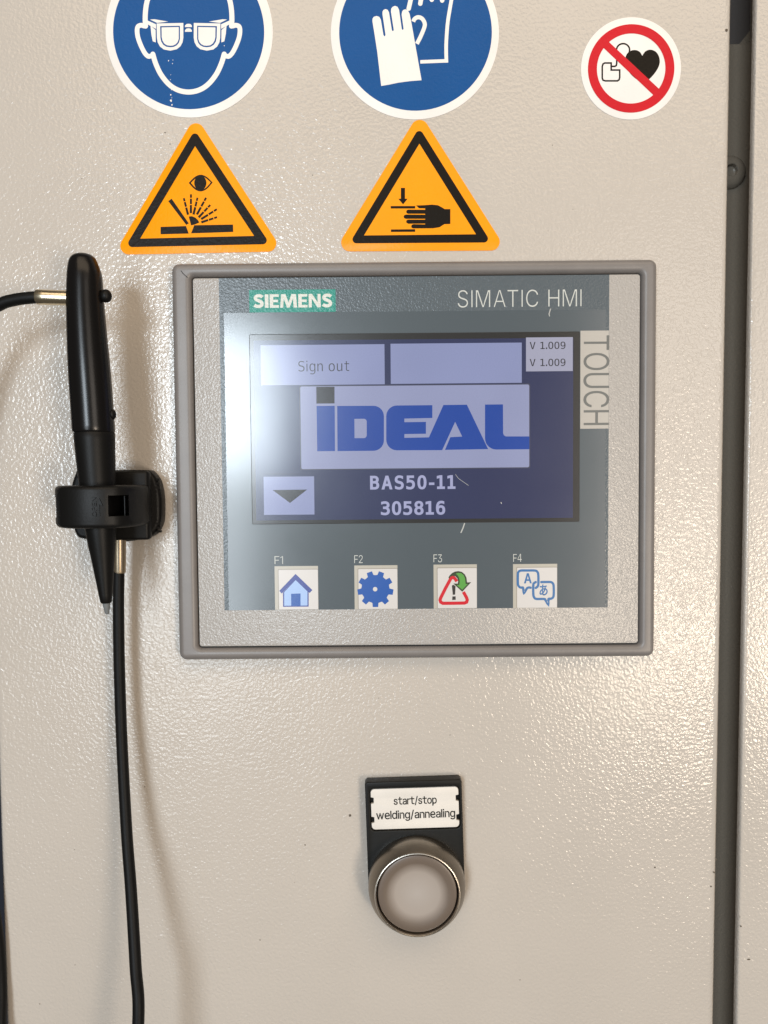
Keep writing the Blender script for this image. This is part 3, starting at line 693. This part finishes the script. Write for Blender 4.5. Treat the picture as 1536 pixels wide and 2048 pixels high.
def avg_box(tl, tr, br, bl, h):
    p = [at(*q, h) for q in (tl, tr, br, bl)]
    return ((p[0][0] + p[3][0]) / 2, (p[2][1] + p[3][1]) / 2, (p[1][0] + p[2][0]) / 2, (p[0][1] + p[1][1]) / 2)
h = HP + 0.02
sb = avg_box((436.5, 556), (1220, 550), (1214.5, 1215), (450, 1220.5), h)
sb = (sb[0], sb[1], sb[2], fb[3] - 0.05)
slate = flat('slate_border', [rrect(sb)], h, M['foil_slate'], hmi)
h = HP + 0.04
wb = avg_box((446.5, 626), (1213.5, 619), (1208, 1215), (459, 1220.5), h)
rng = random.Random(3)
def ragged(p, q, step, amp):
    p, q = Vector(p), Vector(q); n = max(2, int((q - p).length / step)); nn = Vector((-(q - p).y, (q - p).x)).normalized()
    return [tuple(p + (q - p) * (i / n) + nn * rng.uniform(-amp, amp)) for i in range(n)]
x0, z0, x1, z1 = wb
outline = ragged((x0, z1), (x0, z0 + 0.05), 0.32, 0.09) + [(x0, sb[1] + 0.02), (x1, sb[1] + 0.02)] + ragged((x1, z0 + 0.05), (x1, z1), 0.32, 0.09) + ragged((x1, z1), (x0, z1), 0.45, 0.06)
window = flat('slate_window', [outline], h, M['slate'], hmi)

flat('bezel_crack', stroke([at(u, v, HP + 0.55) for u, v in ((362, 541.5), (366, 547), (374.5, 554.5))], 0.22), HP + 0.53, M['black_gap'], hmi)
# brand plate and printed lettering
h = HP + 0.06
tb = box_at(498, 580, 671.5, 623.5, h)
plate = flat('brand_plate', [rrect(tb)], h, M['teal'], hmi)
text('brand_lettering', 'SIEMENS', 'B', box_at(506.5, 588.5, 664.5, 614.8, h), h + 0.02, M['brand_white'], plate, bold=0.03, gap=52)
text('model_lettering', 'SIMATIC HMI', 'I', box_at(915.5, 580.5, 1163, 613, h), h, M['print_pale'], hmi, bold=-0.10, gap=95, space=230)
h = HP + 0.07
tb = box_at(1161, 661.5, 1217, 857, h)
tp = flat('touch_strip', [rrect(tb)], h, M['beige_smooth'], hmi)
text('touch_lettering', 'TOUCH', 'I', box_at(1167, 671, 1218.5, 850, h), h + 0.02, M['print_grey'], tp, bold=-0.02, turn=-1, gap=70)

# the screen and what it shows
h = HP + 0.06
gb = avg_box((498.5, 670), (1160.5, 663.5), (1156.5, 1042.5), (506, 1048), h)
flat('screen_seam', [rrect((gb[0] - 0.14, gb[1] - 0.14, gb[2] + 0.14, gb[3] + 0.14), 0.4)], h - 0.008, M['black_gap'], hmi)
screen = flat('screen', [rrect(gb, 0.3)], h, M['glass_black'], hmi)
h = HP + 0.075
ab = avg_box((507, 682), (1148, 675), (1144.5, 1035.5), (513, 1041), h)
flat('display_background', [rrect(ab)], h, M['lcd_navy'], screen)
h = HP + 0.09
flat('display_button', [rrect(box_at(521, 690.5, 769.5, 768.5, h))], h, M['lcd_lilac'], screen)
flat('display_button', [rrect(box_at(781, 687.5, 1043.5, 765.5, h))], h, M['lcd_lilac'], screen)
flat('version_box', [rrect(box_at(1052, 675, 1145.5, 742, h))], h, M['lcd_white'], screen)
flat('arrow_button', [rrect(box_at(527, 953.5, 629, 1029, h))], h, M['lcd_lilac'], screen)
lb = box_at(600.5, 773, 1058.5, 934.5, h)
flat('logo_edge', [rrect((lb[0] - 0.3, lb[1] - 0.3, lb[2] + 0.3, lb[3] + 0.3), 0.6)], h, M['lcd_line'], screen)
h = HP + 0.105
flat('logo_panel', [rrect(lb, 0.5)], h, M['lcd_logo'], screen)
text('sign_out_lettering', 'Sign out', 'D', box_at(596.5, 721.5, 698.5, 748, h), h, M['lcd_dark'], screen, bold=-0.03, gap=95, space=200, narrow={'t': 0.85})
for v in (683.8, 717.8):
    text('version_lettering', 'V 1.009', 'D', box_at(1059.5, v, 1131, v + 14.2, h), h, M['lcd_dark'], screen, bold=0.01, gap=80, space=260)
text('machine_lettering', 'BAS50-11', 'D', box_at(740, 951.2, 911, 978.2, h), h, M['lcd_grey'], screen, bold=0.16, gap=150)
text('serial_lettering', '305816', 'D', box_at(761.5, 1002.5, 890.5, 1029.5, h), h, M['lcd_grey'], screen, bold=0.16, gap=130)
flat('down_arrow', [[at(545, 980, h), at(614.5, 979, h), at(580, 1006, h)]], h, M['lcd_dark'], screen)
h = HP + 0.12
K = crop(590, 760, 3.2, h)
def arc(cx, cy, r, a0, a1, n=7):
    return [(cx + r * math.cos(math.radians(a0 + (a1 - a0) * i / n)), cy + r * math.sin(math.radians(a0 + (a1 - a0) * i / n))) for i in range(n + 1)]
flat('logo_letter', [K((136, 44), (253, 43), (253, 150), (137, 151))], h, M['lcd_dark'], screen)
flat('logo_letter', [K((138, 166), (254, 165), (256, 455), (142, 456))], h, M['lcd_blue'], screen)
flat('logo_letter', [K((270, 166), *arc(502, 232, 67, -90, 0), *arc(502, 386, 67, 0, 90), (272, 455)), K((380, 249), *arc(440, 267, 19, -90, 0), *arc(440, 353, 19, 0, 90), (381, 372))], h, M['lcd_blue'], screen)
flat('logo_letter', [K((879, 161), (879, 243), (700, 247), (700, 270), (838, 268), (838, 344), (700, 346), (700, 370), (857, 367), (950, 160), (1100, 158), (1236, 442), (960, 447), (994, 366), (1070, 362), (1025, 268), (942, 449), *arc(652, 382, 68, 90, 180), *arc(652, 231, 68, 180, 270))], h, M['lcd_blue'], screen)
flat('logo_letter', [K((1216, 157), (1331, 156), (1332, 340), (1336, 352), (1348, 361), (1500, 361), (1500, 443), *arc(1288, 373, 72, 90, 180))], h, M['lcd_blue'], screen)

# four function keys
keys = []
for lab, (u0, v0, u1, v1), (fu, fv) in (('F1', (549, 1132.5, 637, 1219), (549, 1112.5)), ('F2', (708.5, 1131, 795.5, 1218), (708.5, 1110.5)),
                                        ('F3', (867, 1129.3, 954, 1216.5), (867, 1109)), ('F4', (1026, 1128.3, 1114.3, 1215.6), (1026.5, 1108))):
    h = HP + 0.07
    k = flat('function_key', [rrect(box_at(u0, v0, u1, v1, h))], h, M['key_frame'], hmi)
    flat('card_shade_line', [rrect(box_at(u0 + 6.6, v0 + 5.8, u1 - 0.2, v1 - 0.3, h), 0.25)], h + 0.01, M['key_shade'], k)  # dark strip painting the inner shade along the card's top and left
    flat('key_card', [rrect(box_at(u0 + 8, v0 + 7.2, u1 - 0.4, v1 - 0.6, h), 0.25)], h + 0.02, M['key_card'], k)
    text('key_lettering', lab, 'I', box_at(fu, fv, fu + 17, fv + 15.5, h), h, M['print_pale'], hmi, bold=-0.03, gap=55)
    keys.append(k)
h = HP + 0.11
K = crop(520, 1100, 5.12, h)
k = keys[0]
flat('house_wall', [K((235, 435), (365, 300), (498, 430), (498, 580), (236, 582))], h, M['ink_navy'], k)
flat('house_front', [K((248, 432), (365, 308), (486, 425), (486, 568), (248, 571))], h + 0.015, M['ink_sky'], k)
flat('house_roof', [K((198, 418), (364, 245), (536, 410), (508, 440), (365, 300), (222, 446))], h + 0.03, M['ink_navy'], k)
flat('house_door', [K((318, 448), (415, 445), (415, 572), (320, 573))], h + 0.03, M['ink_blue'], k)
k = keys[1]
gear = []
for i in range(9):
    a0 = math.radians(70 - 40 * i)
    for da, r in ((-0.349, 143), (-0.215, 146), (-0.15, 186), (0.15, 186), (0.215, 146)):
        a = a0 - da
        gear.append((1182 + r * math.cos(a), 400 - r * math.sin(a)))
flat('gear', [K(*gear), K(*[(1179 + 23 * math.cos(t * math.pi / 10), 401 + 23 * math.sin(t * math.pi / 10)) for t in range(20)])], h, M['ink_blue'], k)
K = crop(860, 1120, 15.36, h)
k = keys[2]
tri = [(715, 540), (318, 1220), (330, 1290), (395, 1328), (1060, 1318), (1125, 1290), (1140, 1225), (1030, 985)]
flat('red_triangle', stroke(K((825, 660), (770, 575), (715, 530), (645, 560), (480, 860), (330, 1160), (308, 1230), (330, 1295), (395, 1330), (720, 1328), (1060, 1322), (1125, 1295), (1146, 1225), (1120, 1150), (1025, 980)), 100 / 15.36 / 6.72, 'butt'), h, M['ink_red'], k)
flat('exclamation_mark', [K((672, 790), (700, 765), (740, 770), (785, 810), (772, 1065), (700, 1070)), K((688, 1118), (788, 1116), (790, 1222), (682, 1228))], h + 0.02, M['ink_black'], k)
flat('arrow_edge', [K((565, 545), (600, 480), (680, 400), (770, 355), (870, 340), (980, 365), (1070, 440), (1120, 540), (1140, 690), (1265, 680), (990, 975), (715, 722), (855, 725), (865, 640), (840, 560), (780, 500), (700, 485), (630, 510), (590, 570))], h + 0.03, M['ink_olive'], k)
flat('green_arrow', [K((790, 420), (870, 395), (960, 405), (1035, 470), (1075, 560), (1095, 740), (1160, 735), (990, 915), (815, 765), (900, 768), (912, 650), (895, 550), (850, 470))], h + 0.045, M['ink_green'], k)
K = crop(1000, 1120, 11.815, h)
k = keys[3]
bw = 56 / 11.815 / 6.72
flat('speech_bubble', stroke(smooth(K((725, 655), (680, 650), (640, 668), (612, 712), (566, 780), (552, 700), (540, 652), (480, 650), (435, 605), (422, 540), (422, 350), (435, 285), (490, 250), (640, 248), (830, 250), (885, 285), (905, 350), (907, 560), (888, 625), (845, 660)), 3), bw), h, M['ink_steel'], k)
flat('speech_bubble', stroke(smooth(K((975, 522), (1080, 520), (1200, 522), (1250, 555), (1268, 620), (1270, 800), (1255, 880), (1205, 915), (1145, 925), (1140, 1050), (1075, 950), (1040, 920), (860, 920), (805, 880), (787, 800), (787, 600), (800, 550), (845, 522)), 3), bw), h + 0.015, M['ink_steel'], k)
text('bubble_letter', 'A', 'D', box_at(1000 + 568 / 11.815, 1120 + 312 / 11.815, 1000 + 748 / 11.815, 1120 + 552 / 11.815, h), h, M['ink_steel'], k, bold=0.09)
text('bubble_letter', 'あ', 'N', box_at(1000 + 932 / 11.815, 1120 + 580 / 11.815, 1000 + 1128 / 11.815, 1120 + 838 / 11.815, h), h, M['ink_steel'], k, bold=0.08)

# scratches and chips on the panel
h = HP + 0.13
for pts, w in (([(929, 1047), (926, 1056), (922, 1065)], 0.34), ([(1101, 618), (1098, 628), (1099, 632)], 0.28), ([(911, 949), (917, 957), (937, 971)], 0.1), ([(1002, 1005), (1003, 1007)], 0.25)):
    flat('scratch', stroke([at(u, v, h) for u, v in pts], w), h, M['scratch'], hmi)

# ---------------------------------------------------------------- push button with its label
HB = 4.0
bc = at(833, 1765, HB)
btn = thing('push_button', 'round push button with frosted white lens, metal ring and black label holder', 'push button', bc[0], 0, bc[1])
ta = math.radians(1.45)
def turned(contours):
    return [[(bc[0] + (x - bc[0]) * math.cos(ta) - (z - bc[1]) * math.sin(ta), bc[1] + (x - bc[0]) * math.sin(ta) + (z - bc[1]) * math.cos(ta)) for x, z in c] for c in contours]
def local_box(u0, v0, u1, v1, hh):
    uc, vc = (u0 + u1) / 2, (v0 + v1) / 2
    m = Vector(at(uc, vc, hh)) - Vector(bc)
    m = Vector((m.x * math.cos(-ta) - m.y * math.sin(-ta), m.x * math.sin(-ta) + m.y * math.cos(-ta)))
    w = at(u1, vc, hh)[0] - at(u0, vc, hh)[0]; hgt = at(uc, v0, hh)[1] - at(uc, v1, hh)[1]
    return (bc[0] + m.x - w / 2, bc[1] + m.y - hgt / 2, bc[0] + m.x + w / 2, bc[1] + m.y + hgt / 2)
hw = 14.5
top = local_box(733, 1562, 926, 1600, HB)[3]
lbx = local_box(742.2, 1577, 918, 1658, HB)
tag_out = [(bc[0] + hw, top - 0.6), (bc[0] + hw - 0.6, top), (bc[0] - hw + 0.6, top), (bc[0] - hw, top - 0.6)] + circle(bc, hw, 48, 180, 360)
rec = (lbx[0] - 0.25, lbx[1] - 0.25, lbx[2] + 0.25, lbx[3] + 0.25)
flat('label_holder', turned([tag_out, rrect(rec, 1.3)]), HB, M['tag_black'], btn, h0=0.0, bevel=0.35, res=3)
flat('label_holder_floor', turned([rrect((rec[0] - 0.6, rec[1] - 0.6, rec[2] + 0.6, rec[3] + 0.6), 1.2)]), HB - 1.6, M['tag_black'], btn, h0=0.2)
x0, z0, x1, z1 = lbx
r = 1.15
hgt = z1 - z0
card = []
n1, n2 = z0 + hgt * 0.24, z0 + hgt * 0.72
def notch(x, zc, s):   # a bite of 1.3 mm in the card's side, from below when s = 1
    return [(x, zc - 1.0 * s), (x - 0.85 * (1 if x > (x0 + x1) / 2 else -1), zc - 0.8 * s), (x - 0.85 * (1 if x > (x0 + x1) / 2 else -1), zc + 0.8 * s), (x, zc + 1.0 * s)]
base_rr = rrect(lbx, r)
q = len(base_rr) // 4
card = base_rr[:q] + base_rr[q:2 * q] + notch(x0, n2, -1) + notch(x0, n1, -1) + base_rr[2 * q:3 * q] + base_rr[3 * q:] + notch(x1, n1, 1) + notch(x1, n2, 1)
label_card = flat('label_card', turned([card]), HB - 0.35, M['tag_white'], btn, h0=HB - 1.4, bevel=0.15, res=2)
hh = HB - 0.33
flat('label_lettering', turned(fit(set_line('start/stop', 'I', 48), local_box(787.2, 1592, 873.6, 1612.5, hh), 0, 0.055)), hh, M['tag_ink'], label_card, offset=0.055)
flat('label_lettering', turned(fit(set_line('welding/annealing', 'I', 52), local_box(752.3, 1619.3, 910.5, 1641.3, hh), 0, 0.055)), hh, M['tag_ink'], label_card, offset=0.055)
ring = lathe('metal_ring', bc, [(14.45, HB - 0.5), (14.45, 6.6), (14.3, 7.6), (13.9, 8.6), (12.75, 10.75), (12.45, 11.1)], M['steel'], btn)
lathe('ring_rim', bc, [(12.62, 10.9), (12.45, 11.14), (12.25, 11.18), (12.08, 11.0), (12.0, 10.4), (12.0, 7.0)], M['steel_rim'], ring)
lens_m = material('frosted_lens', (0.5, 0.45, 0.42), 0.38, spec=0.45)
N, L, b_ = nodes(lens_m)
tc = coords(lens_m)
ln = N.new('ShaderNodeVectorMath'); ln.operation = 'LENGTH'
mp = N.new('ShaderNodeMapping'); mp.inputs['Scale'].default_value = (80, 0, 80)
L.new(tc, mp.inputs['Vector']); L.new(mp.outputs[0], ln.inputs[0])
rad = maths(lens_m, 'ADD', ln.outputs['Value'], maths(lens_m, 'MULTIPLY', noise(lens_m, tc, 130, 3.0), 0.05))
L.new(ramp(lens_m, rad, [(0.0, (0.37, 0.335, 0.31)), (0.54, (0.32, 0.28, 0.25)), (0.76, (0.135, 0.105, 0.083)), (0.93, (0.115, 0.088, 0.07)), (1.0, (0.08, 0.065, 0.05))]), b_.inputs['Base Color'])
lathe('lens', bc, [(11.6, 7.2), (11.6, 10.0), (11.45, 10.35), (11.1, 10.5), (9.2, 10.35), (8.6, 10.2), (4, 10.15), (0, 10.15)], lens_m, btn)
lathe('shadow_gap', bc, [(12.1, 7.3), (0.0, 7.3)], M['black_gap'], btn)

# ---------------------------------------------------------------- stylus, its holder and the tether
HN = 22.0
def loft(name, rows, mat, parent, h=HN, n=40, cap0=True, cap1=True):
    """Stacked round rings from (left pixel, right pixel, pixel row); the stylus barrel lies h mm off the door."""
    bm = bmesh.new(); rings = []
    for ul, ur, v, hh in rows:
        a, b2 = at(ul, v, hh), at(ur, v, hh)
        cx, rr_, z = (a[0] + b2[0]) / 2, max(0.02, (b2[0] - a[0]) / 2), a[1]
        rings.append([bm.verts.new(((cx + rr_ * math.cos(2 * math.pi * k / n)) * MM, (-hh + rr_ * math.sin(2 * math.pi * k / n)) * MM, z * MM)) for k in range(n)])
    for A, B in zip(rings, rings[1:]):
        for k in range(n):
            bm.faces.new((A[k], A[(k + 1) % n], B[(k + 1) % n], B[k]))
    if cap0: bm.faces.new(rings[0])
    if cap1: bm.faces.new(rings[-1])
    bmesh.ops.recalc_face_normals(bm, faces=bm.faces)
    me = bpy.data.meshes.new(name); bm.to_mesh(me); bm.free()
    finish(me, 40)
    return link(name, me, mat, parent)
def dense(rows, n=4):
    P = smooth([(r[0], r[1], r[2]) for r in [(a, b, c) for a, b, c in rows]], n)
    return [(a, b, c, HN) for a, b, c in P]
def smooth3(rows, n=4): return [(a, b, c, HN) for a, b, c in smooth(rows, n)]
pz = at(190, 1228, HN)
pen = thing('stylus', 'glossy black plastic stylus with grey nib clipped upright in its holder', 'stylus', pz[0], HN, pz[1])
upper = smooth3([(162, 172, 507.5), (150, 182, 510), (142.5, 189.5, 516), (138.5, 194, 525), (136.5, 199, 538), (135.3, 203, 555), (134.3, 206, 600), (135.5, 212, 667), (138.2, 219, 738), (142.8, 224.5, 808), (146.2, 228.2, 862)])
upper.append((147.5, 227.3, 864.5, HN))
barrel = loft('upper_barrel', upper, M['pen_gloss'], pen)
grip = [(151, 226, 864.5, HN), (149.5, 228, 867, HN)] + smooth3([(150.2, 228.3, 880), (159.3, 229.6, 965), (171.2, 231, 1057), (186, 227.5, 1130), (200.8, 223.6, 1203)])
grip.append((203, 221.5, 1206, HN))
g_ = loft('grip', grip, M['pen_matt'], pen)
loft('nib', [(204.5, 220.5, 1205, HN), (209.8, 218.8, 1226, HN), (212, 217, 1228.5, HN)], M['nib'], g_)
def ball(name, u, v, h, rpx, mat, parent, k=(1, 1, 1)):
    bm = bmesh.new(); bmesh.ops.create_uvsphere(bm, u_segments=24, v_segments=14, radius=1)
    c_ = at(u, v, h); rmm = px_len(u, v, rpx, h)
    for vv in bm.verts:
        vv.co = (Vector((vv.co.x * k[0], vv.co.y * k[1], vv.co.z * k[2])) * rmm + Vector((c_[0], -h, c_[1]))) * MM
    me = bpy.data.meshes.new(name); bm.to_mesh(me); bm.free(); finish(me, 60)
    return link(name, me, mat, parent)
ball('cord_stop', 212, 592, HN, 11.5, M['pen_matt'], pen, (1.0, 1, 1.15))
ball('side_knob', 225, 829, HN, 9.5, M['pen_matt'], pen, (0.75, 1, 1.1))

hc = at(236, 1012, 0)
hold = thing('stylus_holder', 'black plastic clip holder stuck on the door, gripping the stylus', 'holder', hc[0], 0, hc[1])
bp = [(152, 946), (160, 942), (230, 940), (290, 940), (304, 945), (316, 962), (322, 990), (323, 1014), (322, 1042), (314, 1062), (298, 1075), (252, 1083), (200, 1080), (170, 1078), (157, 1074), (150, 1062), (145, 1040), (142, 1010), (143, 975)]
base = flat('base_plate', [smooth([at(u, v, 5.0) for u, v in bp], 3, True)], 6.0, M['holder'], hold, h0=-0.2, bevel=1.3, res=4)
X = lambda u, hh: at(u, 1013, hh)[0]
Z = lambda v, hh: at(200, v, hh)[1]
prism('base_block', [(X(205, 5), 5), (X(303, 5), 5), (X(302, 9), 9), (X(296, 11), 11), (X(215, 12), 12), (X(205, 10), 10)], Z(1079, 8), Z(943, 8), M['holder'], hold, bevel=0.8)
for i in range(14):
    v_ = 960 + i * 8
    zz = Z(v_, 5)
    prism('grip_rib', [(X(312, 5), 4.5), (X(320, 5), 3.6), (X(319, 6), 5.3), (X(312, 6), 6.15)], zz - 0.3, zz + 0.3, M['holder'], base)
prof = [(X(205, 5), 5), (X(300, 5), 5), (X(297, 12), 12), (X(286, 18.5), 18.5), (X(272, 23), 23), (X(256, 26.3), 26.3), (X(236, 28.7), 28.7), (X(208, 30.2), 30.2), (X(170, 30.6), 30.6), (X(138, 30), 30), (X(120, 28), 28), (X(112, 24.5), 24.5), (X(110.5, 20), 20), (X(116, 15), 15), (X(135, 11.5), 11.5), (X(185, 11), 11), (X(205, 10), 10)]
band = prism('clip_band', prof, Z(1056, 27), Z(971, 27), M['holder'], hold, bevel=1.2, seg=4)
def cut(o, x0, x1, h0, h1, z0, z1):
    bm = bmesh.new(); bmesh.ops.create_cube(bm, size=1)
    for v in bm.verts:
        v.co = Vector(((x0 + x1) / 2 + v.co.x * (x1 - x0), -((h0 + h1) / 2 + v.co.y * (h1 - h0)), (z0 + z1) / 2 + v.co.z * (z1 - z0))) * MM
    if bm.calc_volume(signed=True) < 0: bmesh.ops.reverse_faces(bm, faces=bm.faces)
    me = bpy.data.meshes.new('cutter'); bm.to_mesh(me); bm.free()
    co_ = bpy.data.objects.new('cutter', me); COL.objects.link(co_)
    md = o.modifiers.new('cut', 'BOOLEAN'); md.operation = 'DIFFERENCE'; md.object = co_; md.solver = 'MANIFOLD'
    dg = bpy.context.evaluated_depsgraph_get()
    new = bpy.data.meshes.new_from_object(o.evaluated_get(dg))
    o.modifiers.clear(); o.data = new
    finish(new, 30)
    bpy.data.objects.remove(co_); bpy.data.meshes.remove(me)
cut(band, X(217, 29.5), X(252.5, 28), 17, 40, Z(1033, 29), Z(991, 29))
cut(band, X(90, 21), X(118, 23), 17, 24.5, Z(1036, 24), Z(994, 24))
prism('spring_pin', [(X(248.5, 25), 24.2), (X(250, 25), 24.2), (X(250, 25), 25.0), (X(248.5, 25), 25.0)], Z(1032, 26), Z(992, 26), M['pen_matt'], band)
flat('band_lettering', fit(set_line('OPEN', 'I', 60), box_at(183.5, 994, 193.5, 1034, 30.4), 1, 0.0), 30.62, M['pen_matt'], band, h0=30.2)
flat('band_arrow', [[at(u, v, 30.3) for u, v in ((198, 1032), (200, 1032), (199.5, 1008), (206, 1012), (199, 996), (197.5, 1000))]], 30.55, M['pen_matt'], band, h0=30.0)

path = [(100, 594.5, 22), (80, 594.5, 22), (55, 596, 22), (28, 600, 21.8), (0, 609, 21.5), (-45, 640, 20.5), (-85, 740, 18), (-108, 930, 15), (-106, 1200, 12), (-82, 1450, 9), (-45, 1650, 5.5), (-17, 1790, 3.2), (-2, 1890, 2.2), (3, 1980, 2.4), (4, 2120, 6), (40, 2400, 20), (120, 2560, 30), (205, 2540, 33), (255, 2330, 32), (276.5, 2048, 27), (271, 1930, 22.5), (262, 1780, 17), (253, 1660, 12.5), (243.5, 1480, 9), (238.5, 1330, 8), (237, 1220, 8), (237.5, 1150, 8), (238.5, 1120, 8)]
p3 = smooth([(*at(u, v, hh), hh) for u, v, hh in path], 8)
p3 = [(x, hh, z) for x, z, hh in p3]
cz_ = p3[0]
tether = thing('tether_cord', 'thin black rubber cord with metal end sleeves looping from the stylus to its holder', 'cord', cz_[0], cz_[1], cz_[2])
sweep('cord', p3, 1.62, M['cord'], tether, n=16)
def pt(u, v, hh):
    a_ = at(u, v, hh); return (a_[0], hh, a_[1])
sweep('end_sleeve', [pt(74, 593.8, 22), pt(76, 593.9, 22), pt(90, 594.5, 22), pt(110, 595.3, 22), pt(146, 596.5, 22)], [1.9, 2.02, 2.02, 2.02, 2.02], M['brass'], tether, n=28)
sl = sweep('end_sleeve', [pt(239.5, 1070, 8), pt(239.5, 1100, 8), pt(239.3, 1143, 8), pt(239.3, 1146, 8)], [1.75, 1.75, 1.75, 1.6], M['sleeve'], tether, n=28)
sweep('crimp_line', [pt(237.5, 1075, 9.72), pt(237.5, 1141, 9.72)], 0.12, M['bezel'], sl, n=6)
sweep('crimp_line', [pt(243.5, 1075, 9.5), pt(243.5, 1141, 9.5)], 0.12, M['bezel'], sl, n=6)

# ---------------------------------------------------------------- specks of dirt on the paint
rs = random.Random(11)
spots = [(700, 1631, 3.2), (1498, 1919, 3.6), (1453, 60, 3.0), (1310, 1735, 2), (1433, 1719, 1.8), (1428, 1745, 2.2), (1422, 1773, 2), (1482, 1853, 2.4), (1480, 1834, 1.6), (610, 1690, 1.6), (672, 531, 3.4), (1180, 1560, 1.6), (520, 1880, 1.6), (330, 265, 1.6), (340, 288, 1.6), (900, 1470, 1.4), (1105, 290, 1.4), (1040, 1960, 1.6), (150, 1930, 1.4), (625, 350, 1.4)]
spots += [(rs.uniform(20, 1440), rs.uniform(250, 2040), rs.uniform(0.6, 1.2)) for _ in range(40)]
cons = []
for u, v, r in spots:
    c = at(u, v, 0.1); rr_ = r / 6.7; a0 = rs.uniform(0, 3.1); e = rs.uniform(0.35, 1.0)
    cons.append([(c[0] + rr_ * rs.uniform(0.7, 1.1) * (math.cos(t) * math.cos(a0) - e * math.sin(t) * math.sin(a0)), c[1] + rr_ * rs.uniform(0.7, 1.1) * (math.cos(t) * math.sin(a0) + e * math.sin(t) * math.cos(a0))) for t in [k * math.pi / 4 for k in range(8)]])
keep = []
for u_c in cons:
    x_, z_ = u_c[0]
    if not (ob[0] < x_ < ob[2] and ob[1] < z_ < ob[3]): keep.append(u_c)
dirt = flat('dirt_specks', keep, 0.07, M['dirt'])
dirt['kind'] = 'stuff'
dirt['label'] = 'tiny dark specks of dirt scattered over the grey door paint'
dirt['category'] = 'dirt'
